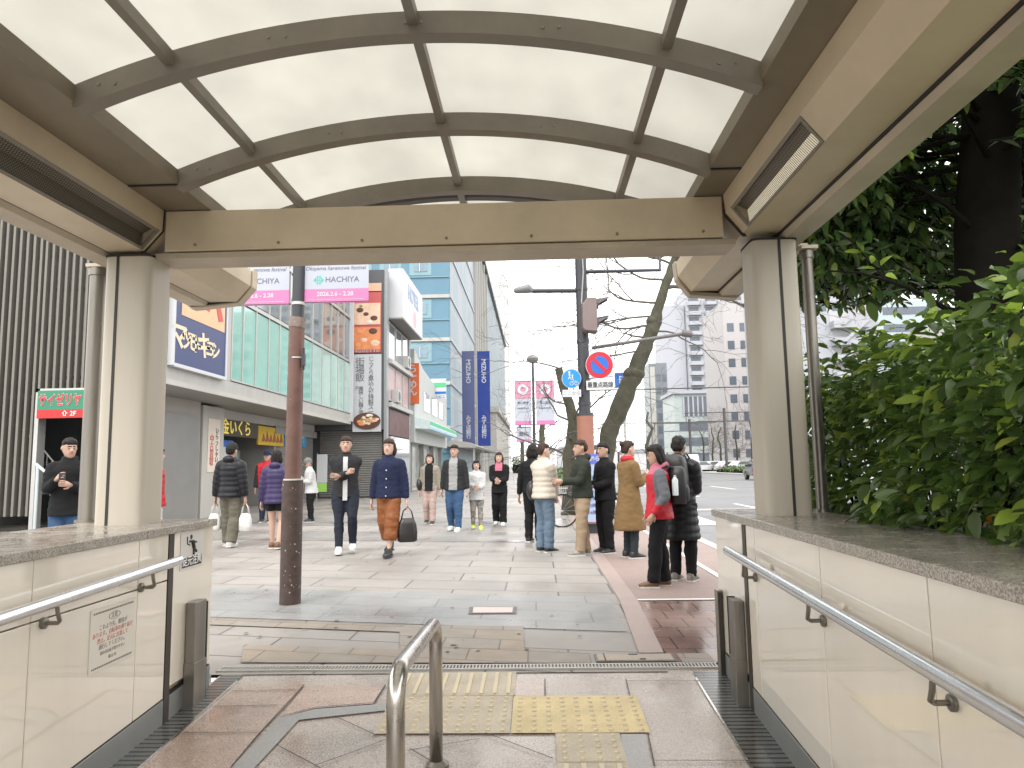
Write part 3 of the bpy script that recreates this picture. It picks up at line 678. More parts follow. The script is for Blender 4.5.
w_ = MB().box(-60, px(-60)-.2, 15.5, 30, 0, 3.2).build('low_shop_building', concg); tag(w_, 'low grey building left of the slatted stair tower', 'building')

# ---- drugstore building with mint glass front
t = root('glass_front_building', (-9.8, 20, 0), 'long building with a mint green glass front above shops', 'building')
y0, y1 = 15.0, 30.9
MB().box(-24, -9.62, 19.6, 20.9, 0, 3.2).box(-24, -12, 20.9, 26, 0, 3.2).box(-24, -9.62, 26, y1, 0, 3.2).prism([(-24, 19.4), (-9.6, 16.5), (-8.12, 15.1), (-8.12, 30.9), (-24, 30.9)], 'z', 3.6, 11.5).build('wall', concg, t)
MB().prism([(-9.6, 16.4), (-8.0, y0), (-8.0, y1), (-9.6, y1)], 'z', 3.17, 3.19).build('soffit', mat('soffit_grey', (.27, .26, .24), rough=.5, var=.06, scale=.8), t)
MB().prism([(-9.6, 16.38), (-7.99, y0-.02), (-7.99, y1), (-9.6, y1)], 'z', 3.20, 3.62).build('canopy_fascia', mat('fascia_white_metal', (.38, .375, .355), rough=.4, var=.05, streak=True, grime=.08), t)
MB().box(-7.985, -7.96, y0, y1, 3.18, 3.30).build('fascia_lip', conc, t)
# left ribbed white metal panel
b = MB(); y = y0+.05
while y < 18.5: b.box(-8.1, -8.0, y+.01, y+.39, 3.63, 11.3); y += .4
b.build('white_cladding', MC['fascia_white_metal'], t)
ys = [18.6, 19.33, 20.24, 21.24, 22.17, 23.08, 24.3, 25.5, 26.7, 27.9, 28.9, 29.83, 30.8]
for a_, c_ in zip(ys[:-1], ys[1:]):
    MB().box(-8.08, -8.02, a_+.05, c_-.03, 3.66, 5.82).build('glass_panel', mint if a_ < 21 else (mintw if int(a_*3) % 3 else mint), t)
    MB().box(-8.08, -8.03, a_+.05, c_-.03, 6.02, 7.75).build('window', glassg, t); MB().box(-8.08, -8.03, a_+.05, c_-.03, 7.85, 9.7).build('window', glassg, t)
b = MB()
for y_ in ys: b.box(-8.06, -7.985, y_-.03, y_+.03, 3.64, 9.8)
for z_ in (5.85, 7.78, 9.72): b.box(-8.06, -7.975, ys[0], y1, z_, z_+.11)
b.box(-8.06, -7.96, ys[0], y1, 3.64, 3.68)
b.build('mullions', alu, t)
MB().box(-8.1, -7.88, 30.75, 30.98, 3.3, 10.5).build('corner_column', signw, t)
# ground floor
MB().box(-9.7, -9.2, 16.1, 19.5, 0, 3.17).build('plain_wall', mat('warm_plaster', (.36, .34, .31), rough=.6, var=.06, scale=.7), t)
MB().box(-9.8, -9.15, 19.55, 20.9, 0, 3.1).build('pillar', conc, t)
MB().box(-9.14, -9.12, 16.4, 19.3, 0, 2.75).build('metal_door', mat('door_metal', (.30, .295, .285), rough=.3, metal=.5, var=.1, scale=.8), t)
MB().box(-9.9, -9.55, 20.95, y1, 2.87, 3.16).build('header', conc, t)
MB().box(-11.9, -11.8, 20.9, 26, 0, 3.1).build('shop_back_wall', mat('shop_interior', (.23, .25, .25), rough=.6, var=.25, scale=1.5), t)
random.seed(3)
gc = [mat('goods_%s' % n_, c_, rough=.6, var=.1) for n_, c_ in (('white', (.6, .6, .6)), ('teal', (.2, .4, .42)), ('red', (.5, .1, .08)), ('yellow', (.6, .45, .08)), ('blue', (.08, .16, .4)), ('grey', (.3, .3, .3)))]
for j, (ya, yb) in enumerate(((21.1, 22.4), (22.6, 23.9), (24.1, 25.6))):
    s_ = root('display_rack', (-10.8, (ya+yb)/2, 0), ('shop rack of small goods just right of the poster pillar', 'shop rack of goods behind the person in the red padded top', 'shop rack of goods nearest the closed shutters')[j], 'shelf', 'racks inside the drugstore')
    MB().box(-11.2, -10.6, ya, ya+.03, 0, 2).box(-11.2, -10.6, yb-.03, yb, 0, 2).box(-11.2, -10.6, ya, yb, .3, .33).box(-11.2, -10.6, ya, yb, .75, .78).box(-11.2, -10.6, ya, yb, 1.2, 1.23).box(-11.2, -10.6, ya, yb, 1.65, 1.68).build('frame', conc, s_)
    for z_ in (.33, .78, 1.23, 1.68):
        g_ = MB(); y_ = ya+.05
        while y_ < yb-.15:
            w2 = random.uniform(.06, .16); g_.cur = random.randrange(6); g_.box(-10.95, -10.62, y_, y_+w2, z_, z_+random.uniform(.18, .33)); y_ += w2+.01
        g_.build('goods_row', gc, s_)
# rolled shutters with slat relief
def shutter(parent, x, ya, yb, z1, facing='E'):
    b = MB(); z = .05
    while z < z1:
        if facing == 'E': b.prism([(x-.05, z), (x, z+.01), (x+.012, z+.05), (x, z+.09), (x-.05, z+.098)], 'y', ya, yb)
        else: b.prism([(x+.05, z), (x, z+.01), (x-.012, z+.05), (x, z+.09), (x+.05, z+.098)], 'x', ya, yb)
        z += .1
    return b.build('shutter', shut, parent)
for a_, c_ in ((26.1, 28.4), (28.5, 30.85)): shutter(t, -9.6, a_, c_, 2.85)
MB().box(-9.62, -9.5, 26.0, 26.1, 0, 2.87).box(-9.62, -9.5, 28.4, 28.5, 0, 2.87).box(-9.6, -9.45, 26, y1, 2.6, 2.86).build('shutter_frame', concg, t)
# overhead shop signs
def board(name, label, x, ya, yb, z0, z1, m, face='E', cat='sign', group=None, th=.06, edge=alu):
    r_ = root(name, (x, (ya+yb)/2, (z0+z1)/2) if face == 'E' else ((ya+yb)/2, x, (z0+z1)/2), label, cat, group)
    if face == 'E': MB().box(x, x+th, ya, yb, z0, z1).build('board', m, r_)
    else: MB().box(ya, yb, x, x-th, z0, z1).build('board', m, r_)
    return r_
s_ = board('shop_sign', 'dark shop sign with glowing yellow characters beside the poster pillar', -9.54, 21.15, 24.3, 2.35, 2.85, mat('sign_black', (.04, .035, .02), rough=.4))
text('金いくら', .52, (-9.474, 22.6, 2.6), 'E', mat('glowing_yellow', (.85, .66, .12), rough=.5, emit=.15), s_, bold=.01, sx=1.1)
s_ = board('shop_sign', 'yellow shop banner with brown figures between the dark sign and the blue sign', -9.54, 24.4, 26.9, 2.15, 2.8, yel)
b = MB()
for q in range(6): b.prism([(24.7+q*.35, 2.25), (24.85+q*.35, 2.55+.1*(q % 2)), (25.05+q*.35, 2.3)], 'x', -9.478, -9.47)
b.build('printed_figures', mat('print_brown', (.25, .08, .03)), s_)
s_ = board('shop_sign', 'blue shop sign beside the yellow banner', -9.54, 27.0, 29.6, 2.2, 2.8, mat('sign_mid_blue', (.03, .22, .42), rough=.4, var=.1, scale=3))
text('買取 専門', .42, (-9.474, 28.4, 2.5), 'E', signw, s_)
s_ = board('window_screen', 'small blue and white screen poster in the shop front', -9.9, 21.6, 23.2, 1.65, 2.25, skyb); MB().box(-9.836, -9.83, 21.65, 23.15, 1.67, 2.03).build('white_field', signw, s_)
# tall narrow poster on the pillar
s_ = board('poster', 'tall pale poster with red and black vertical writing on the pillar', -9.15, 19.85, 20.6, 1.25, 2.75, mat('poster_cream', (.62, .55, .48), rough=.5), th=.02)
text('いらっしゃい', .2, (-9.125, 20.4, 2.0), 'E', black, s_, vertical=True); text('中古買取', .26, (-9.125, 20.08, 1.85), 'E', redst, s_, vertical=True)
# drugstore hanging sign
s_ = board('drugstore_sign', 'blue and peach drugstore sign with cream characters on the white cladding', -7.98, 15.35, 17.95, 3.66, 7.2, blues, th=.1)
MB().box(-7.879, -7.87, 15.62, 17.85, 4.78, 7.1).build('peach_field', peach, s_)
MB().box(-7.985, -7.86, 15.27, 15.35, 3.6, 7.25).box(-7.985, -7.86, 15.35, 18.03, 3.58, 3.66).box(-7.985, -7.86, 17.95, 18.03, 3.66, 7.25).build('frame', signw, s_)
b = MB(); X = -7.868
b.prism([(15.85, 5.35), (16.45, 6.3), (16.72, 6.1), (16.1, 5.2)], 'x', X, X+.006); b.prism([(16.72, 6.0), (16.95, 6.0), (16.98, 5.13), (16.75, 5.15)], 'x', X, X+.006); b.prism([(16.95, 6.1), (17.2, 6.1), (17.75, 5.05), (17.5, 4.98)][::-1], 'x', X+.001, X+.007)
b.prism([(15.8, 6.45), (17.7, 6.45), (17.7, 6.7), (15.8, 6.7)], 'x', X, X+.006)
b.build('coral_strokes', redst, s_)
for i_, (ch, px_, py_, s__) in enumerate([('マ', 179.5, 337, .66), ('ツ', 186.5, 342, .46), ('モ', 192, 343, .5), ('ト', 197, 346, .46), ('キ', 204, 347.5, .66), ('ヨ', 210, 350, .46), ('シ', 215.5, 352.5, .46)]):
    q_ = atX(px_, py_, -7.874); text(ch, s__, tuple(q_), 'E', creams, s_, name='lettering', bold=.03, ext=.003, sx=1.12)

# ---- grey restaurant block with posters on its side wall
t = root('dark_grey_building', (-7.4, 33, 0), 'narrow dark grey building with food posters on its side and a white rooftop sign box', 'building')
dg = mat('charcoal_cladding', (.075, .078, .085), rough=.45, var=.06, scale=1)
MB().box(-14, -6.62, 31.25, 37.5, 2.95, 10.1).box(-14, -6.62, 31.6, 37.5, 0, 2.95).build('wall', dg, t)
shutter(t, 31.55, -9.5, -6.75, 2.9, 'S')
b = MB()
MB().box(-6.62, -6.50, 31.3, 31.75, 0, 10.1).box(-6.62, -6.52, 37.1, 37.5, 0, 8.6).build('edge_pilaster', mat('light_steel_trim', (.3, .31, .32), rough=.4, metal=.3), t)
for z0, z1 in ((6.2, 7.9), (4.3, 5.9)):
    for k in range(3):
        f_ = MB().box(-6.62, -6.55, 31.9+k*1.7, 33.45+k*1.7, z0, z1).build('window', glassg if z0 > 6 else mat('window_poster', (.42, .30, .30), rough=.4, var=.3, scale=2), t)
        MB().box(-6.55, -6.53, 31.9+k*1.7, 31.98+k*1.7, z0, z1).box(-6.55, -6.53, 33.37+k*1.7, 33.45+k*1.7, z0, z1).box(-6.55, -6.53, 31.98+k*1.7, 33.37+k*1.7, z1-.08, z1).box(-6.55, -6.53, 31.98+k*1.7, 33.37+k*1.7, z0, z0+.08).build('frame', alu, f_)
MB().box(-6.62, -6.35, 31.8, 37.3, 5.95, 6.15).box(-6.62, -6.35, 31.8, 37.3, 4.0, 4.2).build('ledge', alu, t)
MB().box(-6.60, -6.5, 31.9, 37.0, .1, 2.7).build('shopfront_window', glass, t)
b = MB(); b.cur = 0
b.box(-6.61, -6.5, 31.9, 37, 2.75, 3.9); b.build('shop_board', mat('shopboard_dark', (.12, .06, .06), rough=.5, var=.4, scale=2), t)
s_ = root('rooftop_sign_box', (-6.4, 34.5, 8), 'white box sign with blue letters on top of the dark grey building', 'sign')
MB().box(-6.6, -5.9, 32.0, 37.6, 8.05, 10.35).build('sign_box', signw, s_, bevel=.02); MB().box(-6.58, -5.92, 32.02, 37.58, 8.0, 8.05).build('underside', concg, s_)
text('HOTEL', 1.0, (-5.89, 34.8, 9.55), 'E', mat('faded_blue', (.25, .35, .55), rough=.5), s_, bold=.02); b = MB(); b.disc((-5.895, 35.2, 8.6), .42, (1, 0, 0), .01); b.build('pink_disc', mat('faded_pink', (.75, .35, .42), rough=.5), s_)
# posters
Yp = 31.22
def pbox(name, x0p, x1p, y0p, y1p, m, par, d=0.0, th=.02):
    a_ = atY(x0p, y1p, Yp); c_ = atY(x1p, y0p, Yp); return MB().box(a_.x, c_.x, Yp-d-th, Yp-d, a_.z, c_.z).build(name, m, par)
s_ = root('food_poster', (-7.3, Yp, 7), 'orange poster with two dishes above a red strip on the grey side wall', 'poster')
pbox('sheet', 352.5, 381.5, 292, 353, mat('poster_red', (.45, .09, .09), rough=.5), s_)
pbox('top_strip', 352.5, 381.5, 283, 291.6, mat('poster_peach', (.72, .38, .26), rough=.5), s_)
fm = [mat('dish_orange', (.68, .25, .10), rough=.5, var=.25, scale=4), mat('dish_cream', (.72, .50, .36), rough=.5, var=.2, scale=5), mat('dish_brown', (.10, .045, .03), rough=.5, var=.3, scale=8), mat('dish_green', (.16, .28, .10), rough=.5, var=.3, scale=8), mat('dish_white', (.75, .70, .64), rough=.5)]
pbox('picture', 354, 380.5, 303, 325, fm[1], s_, .021); pbox('picture', 354, 380.5, 327, 350, fm[0], s_, .021)
b = MB()
for (px_, py_, r_, ci) in ((360, 310, .16, 2), (366, 314, .12, 2), (374, 318, .16, 2), (359, 332, .12, 0), (373, 331, .19, 2), (364, 340, .14, 1), (375, 343, .2, 1), (357, 345, .16, 0), (361, 306, .08, 3), (370, 322, .1, 4)):
    c_ = atY(px_, py_, Yp-.045); b.cur = ci; b.ell(c_, r_, .015, r_*.7)
b.build('food_picture', fm, s_)
text('本日のおすすめ', .16, atY(367, 351.6, Yp-.03)+Vector((0, 0, .02)), 'S', signw, s_)
s_ = root('menu_poster', (-7.3, Yp, 4.5), 'white poster with vertical writing above a bowl of noodles, below the orange poster', 'poster')
pbox('sheet', 352.5, 381.5, 354, 432, signw, s_)
for st_, sz, p_ in (('街場飯。', .42, (360, 374)), ('美味しい麺と酒', .22, (361, 401)), ('じっくり煮込んだ特製スープ', .26, (371, 388))):
    c_ = atY(*p_, Yp-.03); text(st_, sz, c_, 'S', mat('ink_grey', (.13, .13, .14)), s_, vertical=True)
b = MB(); c_ = atY(367, 421, Yp-.05)
b.cur = 2; b.tube([c_+Vector((0, .0, -.0)), c_+Vector((0, -.01, 0))], .6, 24); bo = b.build('bowl', fm, s_)
for v in bo.data.vertices: v.co.z = (v.co.z-(c_.z-4.5))*.62+(c_.z-4.5)
b = MB()
random.seed(5)
for k in range(26):
    a_ = random.uniform(0, 6.28); rr = random.uniform(0, .42); b.cur = random.choice([0, 1, 1, 3, 4, 0]); b.ell(c_+Vector((rr*math.cos(a_), -.03, rr*.6*math.sin(a_))), random.uniform(.06, .16), .012, random.uniform(.04, .09))
b.build('noodles', fm, s_)

# ---- convenience store
t = root('white_shop_building', (-6.6, 43, 0), 'low white building with a green and white awning', 'building')
wp = mat('white_render', (.42, .44, .43), rough=.6, var=.05)
MB().box(-14, -6.4, 38, 52, 2.6, 6.3).box(-14, -6.9, 38.2, 52, 0, 2.6).prism([(38, 6.3), (38, 7.6), (41, 6.9), (48, 6.3)], 'x', -14, -6.4).build('wall', wp, t)
MB().prism([(-6.4, 3.95), (-6.4, 3.35), (-5.6, 3.3), (-5.6, 3.75)], 'y', 38.2, 51).build('awning', mat('awning_white', (.62, .72, .72), rough=.5), t)
MB().box(-5.595, -5.585, 38.2, 51, 3.52, 3.72).build('green_stripe', mat('stripe_green', (.08, .42, .2), rough=.5), t); MB().box(-5.595, -5.585, 38.2, 51, 3.32, 3.45).build('blue_stripe', mat('stripe_pale_blue', (.3, .5, .7), rough=.5), t)
MB().box(-6.89, -6.85, 38.6, 51, .2, 2.4).build('shopfront_window', mat('lit_shop_glass', (.3, .32, .3), rough=.2, var=.4, scale=1.5), t)
for k in range(4): MB().box(-6.9, -6.6, 38.3+k*4.1, 38.55+k*4.1, 0, 2.6).build('pier', concg, t)
for k in range(3): MB().box(-6.399, -6.37, 41+k*3.4, 43.2+k*3.4, 4.5, 5.6).build('window', glassg, t)
Yb = 38.6
def fboard(name, label, x0p, x1p, y0p, y1p, Y, m, cat='sign', th=.12, group=None):
    a_ = atY(x0p, y1p, Y); c_ = atY(x1p, y0p, Y); r_ = root(name, ((a_.x+c_.x)/2, Y, (a_.z+c_.z)/2), label, cat, group)
    MB().box(a_.x, c_.x, Y, Y+th, a_.z, c_.z).build('board', m, r_); return r_, a_, c_
s_, a_, c_ = fboard('projecting_banner', 'orange vertical shop banner with white characters by the white shop building', 406, 419, 363, 404, 37.9, orng)
text('らーめん', .5, ((a_.x+c_.x)/2, 37.89, (a_.z+c_.z)/2+.15), 'S', signw, s_, vertical=True, bold=.02)
MB().box(-6.6, -6.2, 37.93, 37.97, a_.z+.3, a_.z+.35).build('bracket', aludk, s_)
s_, a_, c_ = fboard('projecting_sign', 'small square sign with green, white and blue stripes projecting over the pavement', 431, 446, 378.5, 399, 46, signw)
zz = c_.z-a_.z; MB().box(a_.x, c_.x, 45.98, 46, c_.z-.42*zz, c_.z-.2*zz).build('green_stripe', MC['stripe_green'], s_); MB().box(a_.x, c_.x, 45.98, 46, a_.z+.25*zz, a_.z+.36*zz).build('blue_stripe', skyb, s_)
text('コンビニ', .22, ((a_.x+c_.x)/2, 45.97, a_.z+.1*zz), 'S', skyb, s_)

# brick texture lives in x,y: rotate by building with swapped axes
def wallgrid(name, c1, c2, mc, bw, rh, mo=.1, off=0.0):
    m = bpy.data.materials.new(name); m.use_nodes = True; n = m.node_tree; b = n.nodes['Principled BSDF']; l = n.links.new
    tc = n.nodes.new('ShaderNodeTexCoord'); sp = n.nodes.new('ShaderNodeSeparateXYZ'); l(tc.outputs['Object'], sp.inputs[0])
    ad = n.nodes.new('ShaderNodeMath'); l(sp.outputs[0], ad.inputs[0]); l(sp.outputs[1], ad.inputs[1]); cb = n.nodes.new('ShaderNodeCombineXYZ'); l(ad.outputs[0], cb.inputs[0]); l(sp.outputs[2], cb.inputs[1])
    br = n.nodes.new('ShaderNodeTexBrick'); br.offset = off; l(cb.outputs[0], br.inputs['Vector']); br.inputs['Scale'].default_value = 1; br.inputs['Brick Width'].default_value = bw; br.inputs['Row Height'].default_value = rh; br.inputs['Mortar Size'].default_value = mo
    br.inputs['Color1'].default_value = (*c1, 1); br.inputs['Color2'].default_value = (*c2, 1); br.inputs['Mortar'].default_value = (*mc, 1); l(br.outputs[0], b.inputs['Base Color'])
    rg = n.nodes.new('ShaderNodeMapRange'); rg.inputs[3].default_value = .55; rg.inputs[4].default_value = .8; b.inputs['Specular IOR Level'].default_value = .12; l(br.outputs['Fac'], rg.inputs[0]); l(rg.outputs[0], b.inputs['Roughness'])
    return m
# ---- blue department building
t = root('blue_building', (-12, 57, 0), 'tall light blue building with white bands beyond the shops', 'building')
bb = mat('light_blue_tile', (.10, .205, .28), rough=.45, var=.07, scale=.5); bbl = mat('pale_blue_tile', (.19, .31, .35), rough=.45, var=.05, scale=.5)
MB().box(-40, -6.75, 57, 80, 0, 40).build('wall', bb, t)
MB().box(-6.75, -6.70, 57.2, 79.8, 0, 40).build('east_wall', wallgrid('grey_blue_glazing', (.27, .34, .38), (.36, .40, .43), (.40, .42, .43), 1.9, 3.55, .16), t)
for k in range(11):
    z_ = .8+k*3.55
    MB().box(-40, -6.72, 56.86, 57, z_-.12, z_+.16).build('white_band', conc, t)
    MB().box(-40, -6.72, 56.9, 57, z_+1.6, z_+1.66).build('thin_band', bbl, t)
    MB().box(-6.70, -6.6, 57, 80, z_-.1, z_+.12).build('side_band', mat('side_band_grey', (.33, .36, .4), rough=.5), t)
    for j in range(4):
        x_ = -9.15-j*2.45
        f_ = MB().box(x_-.85, x_+.95, 56.97, 57.0, z_-1.75, z_-.2).build('window', bbl, t)
        MB().box(x_-.45, x_+.6, 56.93, 56.97, z_-1.45, z_-.55).build('pane', glassb, f_)
        MB().box(x_-.03, x_+.03, 56.9, 56.93, z_-1.45, z_-.55).build('sash', alu, f_)
# ---- row beyond
t = root('glass_curtain_building', (-8, 100, 0), 'long grey glass office building with a dark roof edge beyond the blue building', 'building')
gcw = slabmat('curtain_wall', (.34, .37, .37), (.26, .30, .31), 1.5, 1.6, mortar=.09, mc=(.42, .42, .41), shear=0, rough=.3, offset=0, speck=0, stain=.15)
cw = wallgrid('curtain_wall_grid', (.20, .25, .28), (.30, .35, .38), (.36, .38, .39), 1.5, 1.8, .12)
MB().box(-30, -6.75, 80.2, 165, 0, 28.6).build('wall', cw, t)
for y_ in (80.4, 83, 86, 90, 95, 100): MB().box(-6.75, -6.45, y_, y_+.7, 0, 28.4).build('column', conc, t)
MB().box(-30, -6.3, 80.2, 165, 28.6, 29.3).build('roof_edge', aludk, t)
t = MB().box(-16, -5.6, 104, 150, 0, 9.0).box(-16, -5.2, 103.6, 150.4, 9.0, 9.8).build('low_arcade_building', conc); tag(t, 'low grey building at the far end of the shopping street', 'building')
t = MB().box(-14, -8.6, 240, 250, 0, 66).build('distant_tower', wallgrid('far_tower_grid', (.4, .4, .4), (.45, .45, .45), (.56, .56, .55), 1.4, 1.6, .5)); tag(t, 'slim pale tower rising far behind the glass office building', 'building')
# arcade canopy in front of the blue building
t = root('street_canopy', (-6, 60, 0), 'grey curved street canopy below the blue bank banners', 'canopy')
MB().prism([(-7.2, 2.9), (-6.6, 3.35), (-5.2, 3.15), (-4.6, 2.85), (-4.7, 2.7), (-6.6, 2.8)], 'y', 56, 84).build('roof', concg, t)
for y_ in (57, 66, 75): MB().box(-4.95, -4.8, y_, y_+.15, 0, 2.75).build('post', alu, t)
for k_, (x_, y_, z_, lb_) in enumerate(((-6.35, 33.0, 4.25, 'air conditioner unit on the lower ledge of the dark grey building'), (-6.35, 35.6, 6.2, 'air conditioner unit on the upper ledge of the dark grey building'))):
    s_ = root('air_conditioner', (x_, y_, z_), lb_, 'air conditioner'); MB().box(x_-.2, x_+.12, y_-.4, y_+.4, z_, z_+.6).build('casing', alu, s_, bevel=.02); MB().disc((x_+.125, y_-.1, z_+.3), .22, (1, 0, 0), .01).build('fan_grille', aludk, s_)
# bank banners
for k, (x0p, x1p, Yb, mm, lab) in enumerate(((462.5, 474, 60, navyd, 'darker bank banner, left of the two vertical blue banners'), (478, 489.5, 74, navyt, 'bright royal blue bank banner, right of the two vertical blue banners'))):
    s_, a_, c_ = fboard('bank_banner', lab, x0p, x1p, 351, 446, Yb, mm, group='bank banners', th=.15)
    xm = (a_.x+c_.x)/2
    tm_ = signw if k else mat('faded_white', (.36, .37, .41)); sz_ = (.64 if k else .52)
    text('MIZUHO', sz_, (xm, Yb-.01, atY(484, 371, Yb).z), 'S', tm_, s_, rot=-math.pi/2, bold=.02)
    text('みずほ銀行', sz_*.82, (xm, Yb-.01, atY(484, 427, Yb).z), 'S', tm_, s_, vertical=True, bold=.02, linesp=1.1)
    MB().box(-6.75, a_.x, Yb+.05, Yb+.1, c_.z-.6, c_.z-.5).box(-6.75, a_.x, Yb+.05, Yb+.1, a_.z+.6, a_.z+.7).build('bracket', alu, s_)
# street clutter in front of shops
for k, (pp, lab, mm) in enumerate((((402, 494), 'pink sale board standing by the shop front near the walkers', pinks), ((396, 490), 'pale folding sign board beside the shop fronts', signw))):
    g_ = atZ(*pp); s_ = root('sale_board', (g_.x, g_.y, 0), lab, 'sign board'); MB().prism([(g_.x-.3, .05), (g_.x-.22, 1.0), (g_.x-.17, 1.0), (g_.x-.25, .05)], 'y', g_.y-.3, g_.y+.3).build('front_panel', mm, s_); MB().prism([(g_.x+.1, .05), (g_.x-.13, 1.0), (g_.x-.16, 1.0), (g_.x+.05, .05)], 'y', g_.y-.3, g_.y+.3).build('rear_panel', conc, s_)
g_ = atZ(322, 500); s_ = root('standing_banner', (g_.x+.8, 28, 0), 'thin white flag banner with a green foot standing before the shutters', 'banner')
xb = atY(322, 480, 28).x; MB().tube([(xb-.2, 28, 0), (xb-.2, 28, 1.9)], .012, 6).build('pole', alu, s_); MB().box(xb-.19, xb+.2, 28, 28.01, .75, 1.85).build('flag', signw, s_); MB().box(xb-.18, xb+.19, 27.99, 28.0, .4, .74).build('green_foot', mat('lime', (.3, .6, .1)), s_)

# ---- right side across the road
wt = mat('white_apartment_render', (.36, .37, .40), rough=.6, var=.03)
t = root('apartment_tower', (54, 220, 0), 'tall white apartment tower with balconies across the road', 'building')
Y = 220; xl = atY(690, 400, Y).x
MB().box(xl, xl+22, Y, Y+20, 0, 55).build('wall', wt, t)
MB().box(atY(666, 400, Y).x, xl-.2, Y+2, Y+16, 0, 50).build('rear_wing', mat('pale_grey_render', (.38, .39, .43), rough=.6), t)
wg = mat('grey_window', (.10, .12, .15), rough=.2, var=.3, scale=.3)
for k in range(15):
    z_ = 6+k*3.1
    for xx in (xl+.3, xl+5.4): MB().prism([(xx, Y), (xx+.5, Y-1.3), (xx+4.0, Y-1.3), (xx+4.4, Y)], 'z', z_, z_+1.15).build('balcony', wt, t)
    for xx, w2 in ((xl+.8, 3.0), (xl+5.9, 3.2), (xl+10.6, 1.9), (xl+13.7, 3.3), (xl+18.2, 2.0)): MB().box(xx, xx+w2, Y-.04, Y, z_+1.2, z_+2.6).build('window', wg, t)
MB().box(xl-.1, xl+9.9, Y-.2, Y-.05, 0, 3).build('entrance', wg, t)
t = root('office_tower', (35, 200, 0), 'slim dark grey office tower in front of the white wing', 'building')
Y = 200; a_, c_ = atY(650, 400, Y).x, atY(668, 400, Y).x; zt = atY(660, 363, Y).z
MB().box(a_, c_, Y, Y+10, 0, zt).build('wall', mat('slate_wall', (.16, .18, .20), rough=.4), t); MB().box(a_+.3, a_+1.6, Y-.1, Y, 2, zt-1).build('stair_panel', conc, t)
for k in range(7):
    for j in range(2): MB().box(a_+2+j*1.6, a_+3.2+j*1.6, Y-.06, Y, 2.2+k*3.6, 4.2+k*3.6).build('window', wg, t)
t = root('banded_low_building', (40, 170, 0), 'low building with a pale green finned upper storey below the apartment tower', 'building')
Y = 170; a_, c_ = atY(674, 400, Y).x, atY(745, 400, Y).x; zt = atY(705, 390, Y).z
MB().box(a_, c_+3, Y, Y+15, 0, zt).build('wall', mat('pale_green_render', (.36, .41, .4), rough=.5), t)
b = MB(); x = a_+2
while x < c_+3: b.box(x, x+.35, Y-.3, Y, 12, zt-1.5); x += 1.1
b.build('fins', wt, t); MB().box(a_+2, c_+3, Y-.05, Y-.01, 12, zt-1.5).build('glazing', wg, t); MB().box(a_-.5, c_+3.4, Y-.6, Y+15.4, zt-.8, zt).build('parapet', wt, t)
for k in range(3): MB().box(a_+1, c_+2, Y-.05, Y-.01, 1.5+k*3.6, 3.5+k*3.6).build('window', wg, t)
t = root('white_escape_stair_building', (36, 90, 0), 'white building with a zigzag escape stair seen beside the right column', 'building')
Y = 90; a_, c_ = atY(802, 330, Y).x, atY(877, 330, Y).x; zt = atY(840, 276, Y).z
MB().box(a_-3, c_, Y, Y+14, 0, zt).build('wall', wt, t)
s0 = atY(828, 300, Y).x; s1 = atY(864, 300, Y).x
MB().box(s0, s1, Y-.05, Y-.0, 2, atY(840, 315, Y).z+1).build('stair_recess', mat('recess_grey', (.40, .40, .42), rough=.6), t)
for py in (328, 345, 362, 379, 396):
    z_ = atY(845, py, Y).z; MB().box(s0, s1, Y-1.3, Y-.06, z_-.15, z_+.75).build('landing', wt, t)
    MB().prism([(s0+.8, z_+.2), (s0+1.3, z_+.2), (s1+.8, z_+3.6), (s1+.8, z_+4.2)], 'y', Y-1.5, Y-1.32).build('stair_flight', wt, t)
for px_, py in ((822, 292), (836, 292), (822, 307), (836, 307)):
    c2 = atY(px_, py, Y-.05); MB().box(c2.x-.5, c2.x+.5, Y-.06, Y-.0, c2.z-.5, c2.z+.4).build('window', wg, t)
t = root('pinkish_apartment_block', (33, 120, 0), 'pale pinkish apartment block edge beside the right column', 'building')
Y = 120; a_ = atY(727, 400, Y).x; zt = atY(750, 300, Y).z
MB().box(a_, a_+11, Y, Y+14, 0, zt).build('wall', mat('pinkish_render', (.42, .40, .40), rough=.6, var=.04), t)
for k in range(8):
    for j in range(5): MB().box(a_+.6+j*2.1, a_+1.7+j*2.1, Y-.06, Y, 2+k*3, 3.4+k*3).build('window', wg, t)
for i_, (x0p, x1p, yt, Y, c_, lab) in enumerate(((884, 955, 300, 140, (.36, .42, .44), 'pale teal office block behind the hedge'), (950, 1120, 318, 120, (.40, .39, .38), 'wide pale building behind the tree trunk at the right'), (770, 830, 340, 170, (.38, .39, .41), 'low pale building behind the right column'))):
    a_, c2 = atY(x0p, 400, Y).x, atY(x1p, 400, Y).x; zt = atY((x0p+x1p)/2, yt, Y).z
    t = root('far_office_block', ((a_+c2)/2, Y, 0), lab, 'building'); MB().box(a_, c2, Y, Y+12, 0, zt).build('wall', mat('far_render_%s' % 'abc'[i_], c_, rough=.6), t)
    z_ = 2
    while z_ < zt-2: MB().box(a_+1, c2-1, Y-.06, Y, z_, z_+1.5).build('window', wg, t); z_ += 3.4
